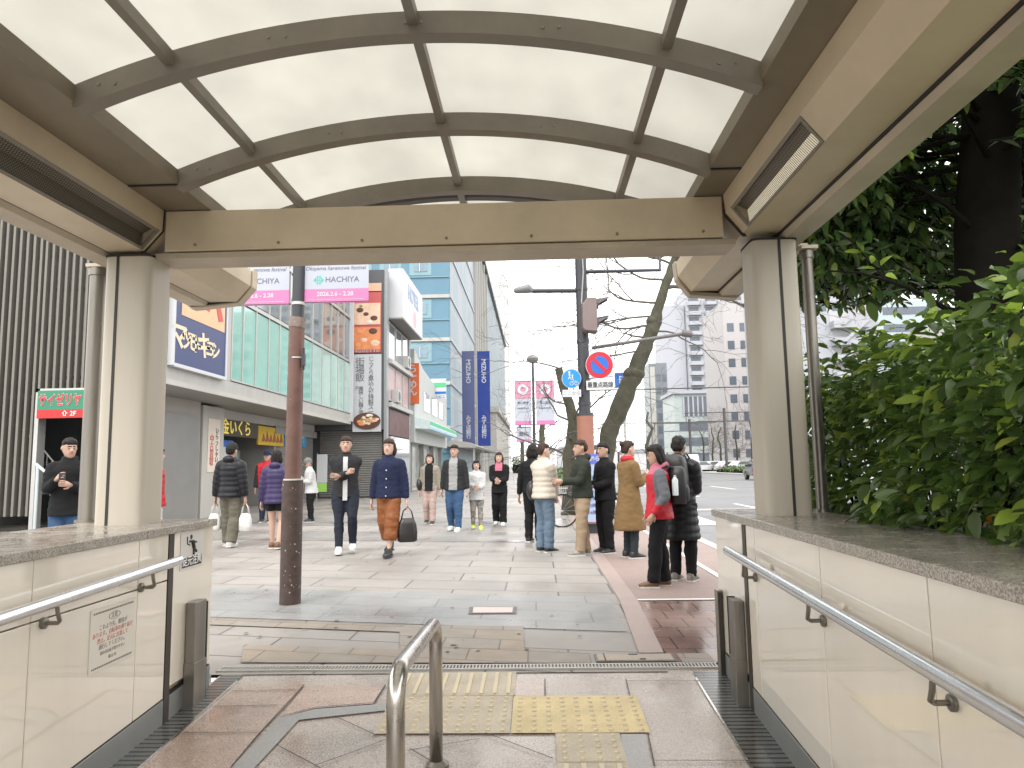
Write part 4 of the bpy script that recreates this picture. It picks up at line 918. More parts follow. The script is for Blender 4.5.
# low background row closing the horizon
random.seed(11)
for k in range(16):
    x_ = -40+k*14; h_ = random.uniform(5, 11)
    if -16 < x_ < -4: continue
    t = root('distant_house', (x_, 330, 0), 'hazy low building number on the far skyline', 'building', 'far skyline buildings')
    t['label'] = 'hazy low building on the far skyline'
    MB().box(x_-6.5, x_+6.5, 325, 335, 0, h_).build('wall', mat('haze_render_%s' % 'abc'[k % 3], ((.5, .5, .5), (.42, .43, .44), (.55, .53, .5))[k % 3], rough=.7), t)
    MB().prism([(x_-7, h_), (x_+7, h_), (x_+5, h_+1.5), (x_-5, h_+1.5)], 'y', 324.5, 335.5).build('roof', mat('haze_roof', (.3, .3, .32), rough=.7), t)
# ================================================================== poles, signals and signs on the pavement
rustp = mat('reddish_pole_paint', (.135, .068, .052), rough=.5, var=.2, scale=7, grime=.15); rustd = mat('dark_reddish_pole_paint', (.055, .033, .027), rough=.5, var=.4, scale=14, grime=.1, streak=False)
blackp = mat('black_pole_paint', (.035, .037, .045), rough=.45, var=.1); terra = mat('terracotta_sleeve', (.28, .12, .08), rough=.55, var=.1, scale=5)
t = root('utility_pole', (-2.40, 7.1, 0), 'thick reddish brown steel pole with a worn dark base on the pavement, left of centre', 'pole')
MB().tube([(-2.41, 7.1, 0), (-2.405, 7.1, 1.19)], .101, 24).build('lower_shaft', rustd, t, smooth=True)
MB().tube([(-2.405, 7.1, 1.19), (-2.39, 7.1, 2.74)], .078, 24).build('middle_shaft', rustp, t, smooth=True)
MB().tube([(-2.39, 7.1, 2.72), (-2.38, 7.1, 2.82)], .082, 24).build('collar', mat('peeling_paint', (.2, .15, .13), rough=.6, var=.4, scale=20), t, smooth=True)
MB().tube([(-2.38, 7.1, 2.80), (-2.34, 7.1, 7.5)], .062, 24).build('upper_shaft', blackp, t, smooth=True)
for z_, r_ in ((1.19, .104), (2.95, .068), (2.40, .081)): MB().tube([(-2.40+.007*z_, 7.1, z_), (-2.40+.007*z_, 7.1, z_+(.014 if z_ < 2.9 else .03))], r_, 24).build('clamp_band', mat('pale_clamp', (.5, .48, .45), rough=.5), t, smooth=True)
random.seed(9); b = MB()
for k in range(60):
    a_ = R(random.uniform(180, 360)); z_ = random.uniform(.1, 1.15) if k < 44 else random.uniform(1.3, 2.6); r_ = .1015 if z_ < 1.19 else .0785
    w_ = random.uniform(.004, .014); q = [(-2.407+r_*math.cos(a_+d_), 7.1+r_*math.sin(a_+d_), z_+e_) for d_, e_ in ((-w_*6, 0), (w_*6, random.uniform(-.01, .01)), (w_*5, w_*.9), (-w_*5, w_))]
    b.sheet(q)
o_ = b.build('paint_scratches', mat('pale_scratch', (.38, .33, .3), rough=.7), t); o_['kind'] = 'stuff'
MB().tube([(-2.30, 7.05, 2.28), (-2.30, 7.05, 2.5)], .012, 6).box(-2.315, -2.285, 7.03, 7.07, 2.32, 2.44).build('cable_box', blackp, t)
# banners on the pole
def ban(name, x0p, x1p, lab):
    Y = 7.1; a_, c_ = atY(x0p, 300, Y), atY(x1p, 300, Y); zb = atY(330, 303 if x0p > 290 else 304, Y).z; zm = atY(330, 289, Y).z
    s_ = root(name, ((a_.x+c_.x)/2, Y, zb), lab, 'banner', 'event banners on the reddish pole')
    MB().box(a_.x, c_.x, Y-.004, Y+.004, zm, 4.4).build('white_cloth', lil, s_); MB().box(a_.x, c_.x, Y-.005, Y+.005, zb, zm-.001).build('pink_cloth', pinks, s_)
    xm = (a_.x+c_.x)/2
    text('2026.2.6 - 2.28', .062, (xm, Y-.0065, zm-.055), 'S', signw, s_, bold=.02, ext=.001); MB().box(a_.x+.05, c_.x-.05, Y-.0065, Y-.005, zb+.035, zb+.038).build('thin_rule', signw, s_)
    gtx = mat('banner_grey_print', (.12, .13, .17)); text('HACHIYA', .08, (xm+.07, Y-.005, zm+.095), 'S', gtx, s_, ext=.001, bold=.005)
    text('Okayama harenowa festival', .056, (xm, Y-.005, zm+.215), 'S', gtx, s_, ext=.001, shear=.25)
    b = MB(); cx_, cz_ = xm-.17, zm+.095
    for dx, dz in ((-.035, 0), (.035, 0)): b.prism([(cx_+dx*1.6, cz_), (cx_+dx*.7, cz_+.028), (cx_+dx*.7, cz_-.028)], 'y', Y-.006, Y-.004)
    for dz in (-.03, .03): b.box(cx_-.02, cx_-.005, Y-.006, Y-.004, cz_+dz-.015, cz_+dz+.015).box(cx_+.005, cx_+.02, Y-.006, Y-.004, cz_+dz-.015, cz_+dz+.015)
    b.box(cx_-.02, cx_+.02, Y-.006, Y-.004, cz_-.006, cz_+.006)
    b.build('emblem', teal, s_)
    for z_ in (zb+.01, 4.39): MB().tube([(-2.37, Y, z_), (a_.x if x0p < 290 else c_.x, Y, z_)], .008, 6).build('arm', blackp, s_)
ban('event_banner', 302, 368.5, 'white and pink banner with a green emblem right of the reddish pole')
ban('event_banner', 222, 289, 'white and pink event banner on the left side of the reddish pole')

# signal pole
Y = 16.0; bx = atZ(587, 523).x
t = root('signal_pole', (bx, Y, 0), 'black signal pole with a terracotta lower sleeve among the waiting people', 'pole')
MB().tube([(bx, Y, 0), (bx, Y, 2.42)], .185, 20).build('sleeve', terra, t, smooth=True)
MB().tube([(bx, Y, 2.42), (bx, Y, 8.5)], .13, 20).build('shaft', blackp, t, smooth=True)
for z_ in (2.36, 2.60, 4.0, 5.2): MB().tube([(bx, Y, z_), (bx, Y, z_+.07)], .19 if z_ < 2.5 else .145, 16).build('clamp_band', blackp, t, smooth=True)
def armt(nm, pts, r, mm=blackp): return MB().tube(pts, r, 8).build(nm, mm, t, smooth=True)
p_ = atY(660, 270, Y); armt('upper_arm', [(bx, Y, p_.z), (p_.x, Y, p_.z), (p_.x, Y, p_.z+1.2)], .045)
p_ = atY(532, 291, Y); a2 = atY(515, 290, Y); la = armt('lamp_arm', [(bx, Y, p_.z-.02), (p_.x, Y, p_.z)], .05)
MB().tube([(p_.x+.02, Y, p_.z+.0), (p_.x-.08, Y, p_.z+.06), (a2.x+.02, Y, p_.z+.02), (a2.x-.03, Y, p_.z)], [.05, .11, .07, .03], 12).build('street_light_head', mat('lamp_grey', (.16, .165, .17), rough=.4), t, smooth=True)
p_ = atY(688, 333, Y); q_ = atY(592, 348, Y); armt('lower_arm', [q_, p_], .04, mat('grey_arm', (.12, .11, .11), rough=.5)); MB().tube([p_-Vector((.12, 0, 0)), p_+Vector((.08, 0, -.03))], .08, 10).build('arm_end', MC['grey_arm'], t)
MB().tube([(bx+.05, Y-.14, 4.2), (bx-.02, Y-.2, 4.9), (bx+.04, Y-.17, 5.6), (bx+.02, Y-.14, 6.3)], .016, 6).build('cable', mat('cable_grey', (.3, .3, .3), rough=.6), t)
s_ = root('traffic_signal', (bx+.1, Y-.3, 4.6), 'grey brown traffic signal with two cowls seen from the side on the black pole', 'traffic light')
a_, c_ = atY(582.5, 332, Y-.3), atY(596, 299, Y-.3); sg = mat('signal_body', (.17, .13, .125), rough=.5)
zc_ = (a_.z+c_.z)/2
MB().prism([(a_.x+.04, a_.z), (c_.x, a_.z-.03), (c_.x, c_.z+.0), (a_.x+.12, c_.z), (a_.x, c_.z-.15), (a_.x, a_.z+.06)], 'y', Y-.5, Y-.14).build('signal_housing', sg, s_, bevel=.02)
for k in range(2):
    z_ = zc_+(.22 if k == 0 else -.2)
    pr_ = []
    for q in range(9):
        a3 = R(-20+220*q/8); pr_.append((Y-.32+.16*math.cos(a3), z_+.14*math.sin(a3)))
    o_ = MB(); n = len(pr_)
    o_.add([(c_.x, y_, z__) for y_, z__ in pr_]+[(c_.x+(.26 if 1 < i_ < 7 else .06), y_, z__+(.05 if 1 < i_ < 7 else 0)) for i_, (y_, z__) in enumerate(pr_)], [(i_, i_+1, n+i_+1, n+i_) for i_ in range(n-1)])
    ob_ = o_.build('cowl', mat('cowl_black', (.05, .045, .045), rough=.5), s_); sm = ob_.modifiers.new('solid', 'SOLIDIFY'); sm.thickness = .008
    MB().disc((c_.x+.005, Y-.32, z_), .125, (1, 0, 0), .02).build('lens', mat('lens_dark', (.06, .08, .07), rough=.2), s_)
MB().tube([(bx, Y, a_.z+.1), (bx, Y-.3, a_.z+.1)], .03, 8).tube([(bx, Y, c_.z-.1), (bx, Y-.3, c_.z-.1)], .03, 8).build('bracket', sg, s_)
def ring(b, c, r0, r1, y0, y1, n=36):
    V = []
    for r_, y_ in ((r0, y0), (r1, y0), (r1, y1), (r0, y1)): V.append([(c[0]+r_*math.cos(2*math.pi*k/n), y_, c[2]+r_*math.sin(2*math.pi*k/n)) for k in range(n)])
    b.rings(V+[V[0]], cap=False)
Ys = Y-.22; c_ = atY(599.5, 365, Ys); s_ = root('no_parking_sign', tuple(c_), 'round red and blue no parking sign on the black signal pole', 'sign')
sred = mat('traffic_red', (.48, .01, .03), rough=.35, var=.02); sblue = mat('traffic_blue', (.01, .12, .48), rough=.35, var=.02)
MB().disc((c_.x, Ys+.01, c_.z), .305, (0, 1, 0), .012, 40).build('white_rim', signw, s_); MB().disc((c_.x, Ys, c_.z), .292, (0, 1, 0), .012, 40).build('red_disc', sred, s_); MB().disc((c_.x, Ys-.006, c_.z), .195, (0, 1, 0), .012, 40).build('blue_field', sblue, s_)
a3 = .195*.7; d_ = .028; MB().prism([(c_.x-a3-d_, c_.z+a3-d_), (c_.x-a3+d_, c_.z+a3+d_), (c_.x+a3+d_, c_.z-a3+d_), (c_.x+a3-d_, c_.z-a3-d_)], 'y', Ys-.017, Ys-.013).build('red_bar', sred, s_)
MB().tube([(bx, Y, c_.z), (c_.x, Ys+.01, c_.z)], .02, 6).build('bracket', blackp, s_)
a_, e_ = atY(586.5, 390, Ys), atY(614, 379.5, Ys); s_ = root('sign_plate', ((a_.x+e_.x)/2, Ys, a_.z), 'white plate reading 最重点路線 under the no parking sign', 'sign plate')
MB().box(a_.x, e_.x, Ys, Ys+.012, a_.z, e_.z-.015).build('plate', signw, s_); text('最重点路線', .135, ((a_.x+e_.x)/2, Ys-.003, (a_.z+e_.z)/2-.008), 'S', black, s_, bold=.01, ext=.002, sx=.84); MB().tube([(bx, Y, a_.z+.1), (bx+.05, Ys+.01, a_.z+.1)], .02, 6).build('bracket', blackp, s_)
c_ = atY(571.5, 378.5, Ys); s_ = root('shared_path_sign', tuple(c_), 'small round blue sign with white walking figures and a bicycle on the black pole', 'sign')
MB().disc((c_.x, Ys+.01, c_.z), .215, (0, 1, 0), .012, 36).build('white_rim', signw, s_); MB().disc((c_.x, Ys, c_.z), .203, (0, 1, 0), .012, 36).build('blue_field', mat('path_sign_blue', (.01, .22, .55), rough=.35), s_)
b = MB(); f_ = lambda x, z: (c_.x+x, Ys-.009, c_.z+z)
b.disc(f_(-.045, .14), .024, (0, 1, 0), .004, 12); b.tube([f_(-.045, .115), f_(-.04, .05)], .02, 6); b.tube([f_(-.04, .05), f_(-.07, -.02)], .011, 6); b.tube([f_(-.04, .05), f_(-.015, -.02)], .011, 6)
b.disc(f_(.02, .07), .018, (0, 1, 0), .004, 12); b.tube([f_(.02, .05), f_(.02, .0)], .016, 6); b.tube([f_(.02, .0), f_(.0, -.04)], .008, 6); b.tube([f_(.02, 0), f_(.045, -.04)], .008, 6)
for dx in (-.0, .105): b.tube([f_(dx+.04*math.cos(a*.5236), -.11+.04*math.sin(a*.5236)) for a in range(13)], .006, 5)
b.tube([f_(0, -.11), f_(.04, -.06), f_(.09, -.06), f_(.105, -.11)], .006, 5); b.build('pictogram', signw, s_)
MB().tube([(bx, Y, c_.z), (c_.x, Ys+.01, c_.z)], .02, 6).build('bracket', blackp, s_)
a_, e_ = atY(562.5, 397, Ys), atY(581, 389.5, Ys); s_ = root('sign_plate', ((a_.x+e_.x)/2, Ys, a_.z), 'pale plate reading ここから under the small round blue sign', 'sign plate')
MB().box(a_.x, e_.x, Ys, Ys+.012, a_.z, e_.z).build('plate', signw, s_); text('ここから', .1, ((a_.x+e_.x)/2, Ys-.003, (a_.z+e_.z)/2-.004), 'S', mat('faded_sign_grey', (.25, .27, .25)), s_, ext=.002); MB().tube([(bx, Y, a_.z+.06), (e_.x, Ys+.01, a_.z+.06)], .02, 6).build('bracket', blackp, s_)
a_, e_ = atY(615, 388, Y+6), atY(626, 372.5, Y+6); s_ = root('guide_sign', ((a_.x+e_.x)/2, Y+6, 0), 'square blue sign half hidden behind the leaning trunk', 'sign')
MB().box(a_.x, e_.x, Y+6, Y+6.02, a_.z, e_.z).build('board', sblue, s_); MB().tube([((a_.x+e_.x)/2+.1, Y+6.06, 0), ((a_.x+e_.x)/2+.1, Y+6.06, e_.z)], .04, 8).build('post', alu, s_); text('P', .32, ((a_.x+e_.x)/2+.02, Y+5.997, (a_.z+e_.z)/2), 'S', signw, s_)
c_ = atY(671, 246, 15.9); s_ = root('stop_board', tuple(c_), 'red sign edge peeping below the canopy beam at the top of the leaning tree', 'sign')
MB().disc((c_.x+.1, 15.85, c_.z+.06), .26, (0, 1, 0), .02).build('disc', sred, s_); MB().tube([(atY(660, 270, Y).x, 16, c_.z+.06), (c_.x+.1, 15.86, c_.z+.06)], .02, 6).build('bracket', blackp, s_)
# lamp post with pink banners
Y = 28; lx = atY(533.5, 400, Y).x; t = root('lamp_post', (lx, Y, 0), 'slim dark lamp post with a globe lamp carrying pink banners further along the pavement', 'lamp post')
zt = atY(533, 362, Y).z; MB().tube([(lx, Y, 0), (lx, Y, zt)], [.07, .045], 12).build('post', blackp, t, smooth=True); MB().ell((lx, Y, zt+.12), .24, .24, .17).build('globe', mat('globe_grey', (.2, .2, .2), rough=.3), t, smooth='all'); MB().tube([(lx, Y, zt+.12), (lx, Y, zt+.3)], [.25, .06], 14).build('lamp_cap', blackp, t, smooth=True)
for k, (x0p, x1p, y0p, y1p, lab) in enumerate(((515, 531, 380.5, 425.5, 'pink and white banner on the left of the lamp post'), (536.5, 554, 380.5, 425, 'pink and white banner on the right of the lamp post'), (516.5, 531, 426.5, 442, 'short lower banner under the left banner of the lamp post'))):
    s_, a_, e_ = fboard('lamp_post_banner', lab, x0p, x1p, y0p, y1p, Y, lil, 'banner', .02, 'lamp post banners'); h_ = e_.z-a_.z; xm = (a_.x+e_.x)/2
    if k < 2:
        MB().box(a_.x, e_.x, Y-.01, Y, e_.z-.4*h_, e_.z).build('pink_field', mat('dusty_pink', (.50, .22, .32), rough=.6), s_)
        b = MB(); ring(b, (xm, 0, e_.z-.2*h_), .1, .21, Y-.03, Y-.012); b.build('ring_motif', signw, s_)
        text('岡山芸術', .11, (xm, Y-.012, e_.z-.5*h_), 'S', MC['banner_grey_print'], s_); text('HARENOWA', .08, (xm, Y-.012, e_.z-.62*h_), 'S', MC['banner_grey_print'], s_)
        MB().box(a_.x, e_.x, Y-.01, Y, a_.z, a_.z+.1*h_).build('pink_hem', pinks, s_)
    else: MB().box(a_.x, e_.x, Y-.01, Y, a_.z, a_.z+.18*h_).build('pink_hem', pinks, s_); text('案内', .2, (xm, Y-.012, (a_.z+e_.z)/2), 'S', MC['banner_grey_print'], s_)
    for z_ in (a_.z+.02, e_.z-.02): MB().tube([(lx, Y, z_), ((a_.x if x1p < 534 else e_.x), Y, z_)], .014, 6).build('arm', blackp, s_)
# standing notice board
Y = 13.7; a_, e_ = atY(583, 522, Y), atY(608, 464, Y); tp = atY(596, 454, Y).z
t = root('notice_board', ((a_.x+e_.x)/2, Y, 0), 'free standing notice board with blue header and pale blue panel among the waiting people', 'sign board')
MB().box(a_.x, e_.x, Y, Y+.03, a_.z, e_.z).build('panel', mat('pale_blue_panel', (.33, .41, .57), rough=.4, var=.04), t); MB().box(a_.x-.01, e_.x+.01, Y-.005, Y+.035, e_.z+.002, tp).build('header', mat('violet_blue_header', (.10, .13, .50), rough=.4), t)
text('お知らせ', .10, ((a_.x+e_.x)/2, Y-.009, (e_.z+tp)/2), 'S', signw, t, bold=.02)
for k, s__ in enumerate(('献血にご', '協力を', 'お願い', '受付時間', '10時から', '16時まで')): text(s__, .085, ((a_.x+e_.x)/2+.02, Y-.004, e_.z-.25-.13*k), 'S', mat('panel_ink', (.1, .13, .25)), t)
for x_ in (a_.x+.02, e_.x-.02): MB().tube([(x_, Y+.015, 0), (x_, Y+.015, a_.z)], .014, 8).tube([(x_, Y+.03, tp-.3), (x_, Y+.5, 0)], .012, 8).build('leg', mat('blue_grey_leg', (.2, .25, .35), rough=.4), t)
MB().box(a_.x+.05, a_.x+.32, Y+.1, Y+.3, 0, .18).build('weight', blackp, t)

# ================================================================== bicycle behind the group
def bicycle(loc, rz, label):
    t = root('bicycle', loc, label, 'bicycle', rz=rz); wr = .335; tyre = mat('tyre_black', (.02, .02, .02), rough=.8); fr = mat('bicycle_frame_dark', (.05, .05, .055), rough=.35, metal=.3)
    for x_ in (-.53, .53):
        wb = MB(); wb.tube([(x_+wr*math.cos(a*.2618), 0, wr+wr*math.sin(a*.2618)) for a in range(25)], .018, 8); wo = wb.build('wheel', tyre, t, local=True, smooth=True)
        s2 = MB()
        for k in range(14): a3 = 2*math.pi*k/14; s2.tube([(x_, .0, wr), (x_+wr*math.cos(a3), 0, wr+wr*math.sin(a3))], .0022, 4)
        s2.tube([(x_, -.04, wr), (x_, .04, wr)], .025, 8); s2.build('spokes', alu, wo, local=True)
        mg = MB(); mg.tube([(x_+(wr+.035)*math.cos(R(a)), 0, wr+(wr+.035)*math.sin(R(a))) for a in range(20, 175, 15)], .015, 6); mg.build('mudguard', fr, t, local=True)
    b = MB(); bb_ = (-.08, 0, .28); hd = (.36, 0, .85); st_ = (-.22, 0, .72)
    for p, q in ((bb_, hd), (bb_, st_), ((-.53, .0, wr), st_), ((-.53, 0, wr), bb_), ((.38, 0, .78), (.53, 0, wr)), (st_, (-.27, 0, .88)), ((.36, 0, .85), (.33, 0, 1.0)), (st_, (.37, 0, .70))): b.tube([p, q], .016, 8)
    b.build('frame', fr, t, local=True)
    MB().tube([(.25, -.27, .98), (.33, -.15, 1.02), (.34, 0, 1.0), (.33, .15, 1.02), (.25, .27, .98)], .012, 8).build('handlebar', alu, t, local=True)
    MB().ell((-.29, 0, .92), .13, .09, .035).build('saddle', tyre, t, smooth='all', local=True)
    bk = MB()
    for k in range(7):
        bk.tube([(.42+.04*k, -.15, .70), (.40+.05*k, -.17, .93)], .004, 4); bk.tube([(.42+.04*k, .15, .70), (.40+.05*k, .17, .93)], .004, 4); bk.tube([(.42+.04*k, -.15, .70), (.42+.04*k, .15, .70)], .004, 4)
    for z_, e2 in ((.70, 0), (.8, .01), (.93, .02)): bk.tube([(.42-e2, -.15-e2, z_), (.66+e2*2, -.15-e2, z_), (.66+e2*2, .15+e2, z_), (.42-e2, .15+e2, z_), (.42-e2, -.15-e2, z_)], .005, 4)
    bk.build('basket', alu, t, local=True)
    MB().tube([(-.08, -.14, .28), (-.08, .14, .28)], .012, 6).box(-.14, -.02, .1, .17, .15, .18).box(-.14, -.02, -.17, -.1, .38, .41).disc((-.08, .03, .28), .09, (0, 1, 0), .006).build('crank', alu, t, local=True)
g_ = atZ(568, 524); bicycle((atY(587, 500, 15.2).x, 15.2, .006), R(172), 'dark city bicycle parked behind the standing people')

# ================================================================== vehicles across the road
paintw = mat('white_car_paint', (.5, .51, .53), rough=.2, coat=.6, var=.02); paintd = mat('dark_car_paint', (.03, .03, .035), rough=.2, coat=.6, var=.02); paints = mat('silver_car_paint', (.38, .39, .4), rough=.25, metal=.5, coat=.5, var=.02)
tyre = mat('tyre_black', (.02, .02, .02), rough=.8); rimm = mat('wheel_rim', (.35, .35, .36), rough=.3, metal=.8); cgl = mat('car_glass', (.03, .04, .045), rough=.05, spec=.9)
redl = mat('tail_light_red', (.5, .02, .02), rough=.25); headl = mat('headlight_clear', (.7, .7, .7), rough=.1)
def vehicle(kind, loc, rz, paint, label, group=None):
    Lc, Wc, Hc = {'van': (4.5, 1.72, 1.95), 'car': (4.1, 1.7, 1.45)}[kind]
    t = root('parked_car' if kind == 'car' else 'white_van', loc, label, 'car' if kind == 'car' else 'van', group, rz)
    h = Lc/2
    if kind == 'van': prof = [(-h, .35), (-h, 1.0), (-h+.08, 1.85), (-h+.3, Hc), (h-1.5, Hc), (h-.75, 1.1), (h-.05, .9), (h, .35)]; gl = [(-h+.2, 1.1), (-h+.28, 1.75), (h-1.6, 1.75), (h-1.0, 1.1)]
    else: prof = [(-h, .32), (-h+.03, .85), (-h+.35, .95), (-h+.95, Hc-.05), (-h+1.4, Hc), (h-1.7, Hc-.04), (h-1.0, .95), (h-.12, .78), (h, .32)]; gl = [(-h+.55, .95), (-h+1.05, Hc-.12), (h-1.8, Hc-.12), (h-1.15, .95)]
    rings = []
    n = len(prof)
    for yy, k in ((-Wc/2, .0), (-Wc/2+.06, 1), (Wc/2-.06, 1), (Wc/2, 0)):
        rings.append([(x*(.985 if not k else 1), yy*(.9 if z > 1.05 else 1), z-(0 if k or z < .5 else .05)) for x, z in prof])
    MB().rings(rings).build('body', paint, t, local=True, smooth=True, bevel=.03)
    for s in (-1, 1):
        yv = s*(Wc/2*.955+.0)
        MB().add([(x, s*(Wc/2*(.915 if z > 1.2 else .985)+.006), z) for x, z in gl], [(0, 1, 2, 3)]).build('side_window', cgl, t, local=True)
        for x_ in (-h+.8, h-.8):
            wo = MB().tube([(x_, s*(Wc/2-.2), .31), (x_, s*(Wc/2+.01), .31)], .31, 20).build('wheel', tyre, t, local=True, smooth=True); MB().tube([(x_, s*(Wc/2+.0), .31), (x_, s*(Wc/2+.016), .31)], .19, 16).build('rim', rimm, wo, local=True)
        MB().box(-h-.012, -h+.1, s*(Wc/2-.22), s*(Wc/2-.04), .65, .9 if kind == 'car' else 1.05).build('tail_light', redl, t, local=True)
        MB().box(h-.12, h+.01, s*(Wc/2-.4), s*(Wc/2-.06), .6, .75).build('headlight', headl, t, local=True)
        MB().box(h-1.35, h-1.2, s*(Wc/2), s*(Wc/2+.14), .95, 1.08).build('mirror', paint, t, local=True)
    if kind == 'van': MB().add([(-h+.01, -.68, 1.1), (-h+.01, .68, 1.1), (-h+.11, .62, 1.75), (-h+.11, -.62, 1.75)], [(0, 1, 2, 3)]).build('rear_window', cgl, t, local=True); MB().box(-h-.03, -h+.02, -.8, .8, .35, .5).build('bumper', tyre, t, local=True)
    else: MB().add([(-h+.42, -.66, .98), (-h+.42, .66, .98), (-h+.95, .58, Hc-.09), (-h+.95, -.58, Hc-.09)], [(0, 1, 2, 3)]).build('rear_window', cgl, t, local=True)
    MB().add([(h-.98, -.66, 1.0), (h-.98, .66, 1.0), (h-1.66, .58, Hc-.08), (h-1.66, -.58, Hc-.08)] if kind == 'car' else [(h-.76, -.7, 1.14), (h-.76, .7, 1.14), (h-1.46, .64, Hc-.06), (h-1.46, -.64, Hc-.06)], [(0, 1, 2, 3)]).build('windscreen', cgl, t, local=True)
    MB().box(-h-.016, -h+.0, -.17, .17, .55 if kind == 'car' else .6, .7 if kind == 'car' else .75).build('number_plate', signw, t, local=True)
vehicle('van', (atY(687, 470, 62).x, 62, 0), R(84), paintw, 'white van driving away along the road')
for k, (px_, Y_, pt, lab) in enumerate(((702, 95, paints, 'silver car parked beyond the road, leftmost of the parked row'), (716, 97, paintw, 'white car parked beyond the road, second from the left in the row'), (731, 94, paintw, 'white car parked beyond the road, third in the row, next to the tram poles'), (744, 92, paints, 'silver car parked beyond the road, nearest the right column'))):
    vehicle('car', (atY(px_, 470, Y_).x, Y_, 0), R(12+k*3), pt, lab, 'cars parked beyond the road')
vehicle('car', (atY(762, 470, 52).x, 52, 0), R(88), paintd, 'dark taxi coming out from behind the right column')

# tram poles and wires
ppm = mat('tram_pole_paint', (.07, .065, .065), rough=.5)
for px_, Y_, ty, lab in ((691.5, 92, 419, 'tram pole with crossarms, left one of the pair beyond the road'), (727, 84, 408, 'tram pole with crossarms, right and taller one of the pair beyond the road')):
    x_ = atY(px_, 470, Y_).x; z_ = atY(px_, ty, Y_).z; t = root('tram_pole', (x_, Y_, 0), lab, 'pole', 'tram poles')
    MB().tube([(x_, Y_, 0), (x_, Y_, z_)], .16, 10).build('shaft', ppm, t)
    for dz, l0, l1 in ((.5, -4.6, 3.4), (1.5, -3.2, 1.5)): MB().tube([(x_+l0, Y_, z_-dz), (x_+l1, Y_, z_-dz)], .06, 6).build('crossarm', ppm, t)
    MB().tube([(x_-4.4, Y_, z_-.5), (x_-4.4, Y_, z_-1.6)], .05, 6).build('hanger', ppm, t)
for k, (y_, zl, zr, lab) in enumerate(((58, 7.2, 7.4, 'span wire crossing the sky from the leaning tree to the right'), (84, 5.9, 6.1, 'lower span wire between the tram poles'))):
    b = MB(); b.tube([(2+ (58 if s_ else 0), y_, (zr if s_ else zl)) for s_ in (0, 1)], .055 if k == 0 else .05, 5); tag(b.build('span_wire', ppm), lab, 'wire')

# ================================================================== trees
bark = mat('mossy_bark', (.062, .06, .04), rough=.9, var=.35, scale=6, bump=.6, bscale=14); bark2 = mat('grey_twig_bark', (.10, .088, .08), rough=.85, var=.15); barkd = mat('dark_bark', (.012, .011, .009), rough=.95, spec=.1, var=.3, scale=6, bump=.5, bscale=16)
def grow(b, p, d, r, ln, depth, rnd, droop=0.0, spread=.6):
    pts = [p.copy()]; rs = [r]; n = max(2, int(ln/.22)); q = p.copy(); dd = d.copy(); kids = []
    for i in range(n):
        dd = (dd+Vector((rnd.gauss(0, .2), rnd.gauss(0, .2), rnd.gauss(0, .16)-droop))).normalized(); q = q+dd*(ln/n); pts.append(q.copy()); rr = r*(1-.62*(i+1)/n); rs.append(max(rr, .004))
        if depth > 0 and i > 0 and rnd.random() < (.62 if depth > 1 else .52): kids.append((q.copy(), dd.copy(), rr))
    b.tube(pts, rs, 7 if r > .04 else 5 if r > .015 else 4, cap=False)
    if depth > 0:
        kids.append((q.copy(), dd.copy(), rs[-1]))
        for kp, kd, kr in kids:
            side = Vector((rnd.gauss(0, 1), rnd.gauss(0, 1), rnd.gauss(0, .7))); side = (side-kd*side.dot(kd)).normalized()
            grow(b, kp, (kd+side*rnd.uniform(.5, 1.1)*spread*1.5).normalized(), kr*rnd.uniform(.5, .78), ln*rnd.uniform(.45, .75), depth-1, rnd, droop, spread)
rnd = random.Random(21)
Yt = 17.6
path = [((606, 520), .30), ((604, 500), .25), ((604, 460), .215), ((610, 430), .21), ((622, 402), .22), ((633, 378), .215), ((643, 352), .19), ((652, 330), .16), ((659, 305), .13), ((667, 280), .11), ((676, 255), .095), ((684, 225), .08), ((690, 180), .06)]
pts = []
for (pp, r_) in path: pts.append(atY(pp[0], pp[1], Yt))
pts[0].z = 0
t = root('bare_tree', (pts[0].x, Yt, 0), 'leaning bare street tree with a mossy dark trunk behind the signal pole', 'tree')
b = MB(); rs_ = [r_ for _, r_ in path]
# subdivide with knobbly radius
P2, R2 = [], []
for i in range(len(pts)-1):
    for k in range(4):
        f = k/4; v = pts[i].lerp(pts[i+1], f); P2.append(v+Vector((rnd.gauss(0, .012), rnd.gauss(0, .012), 0))); R2.append((rs_[i]*(1-f)+rs_[i+1]*f)*rnd.uniform(.9, 1.1))
b.tube(P2, R2, 14); b.ell(atY(634, 374, Yt), .27, .25, .2); b.ell(atY(654, 322, Yt), .2, .18, .18); b.build('trunk', bark, t, smooth='all')
b = MB()
for (pp, dx, dz, ln, r_) in (((643, 352), -1, .10, 2.6, .035), ((648, 338), -1, .22, 2.8, .04), ((652, 326), -1, .35, 3.2, .045), ((656, 316), -1, .12, 3.0, .04), ((660, 303), -1, .3, 3.4, .045), ((664, 288), 1, .15, 2.2, .075), ((667, 280), -1, .18, 3.2, .045), ((668, 275), 1, .3, 2.2, .04), ((650, 330), 1, .1, 2.0, .035), ((672, 264), -1, .35, 3.2, .045), ((676, 255), -.8, .5, 2.8, .045), ((676, 250), -1, .1, 3.0, .04)):
    grow(b, atY(pp[0], pp[1], Yt), Vector((dx, rnd.uniform(-.45, .45), dz)).normalized(), r_*.75, ln*(.78 if dx < 0 else 1), 4 if r_ > .036 else 3, rnd, -.005, .6)
b.build('branches', bark2, t)
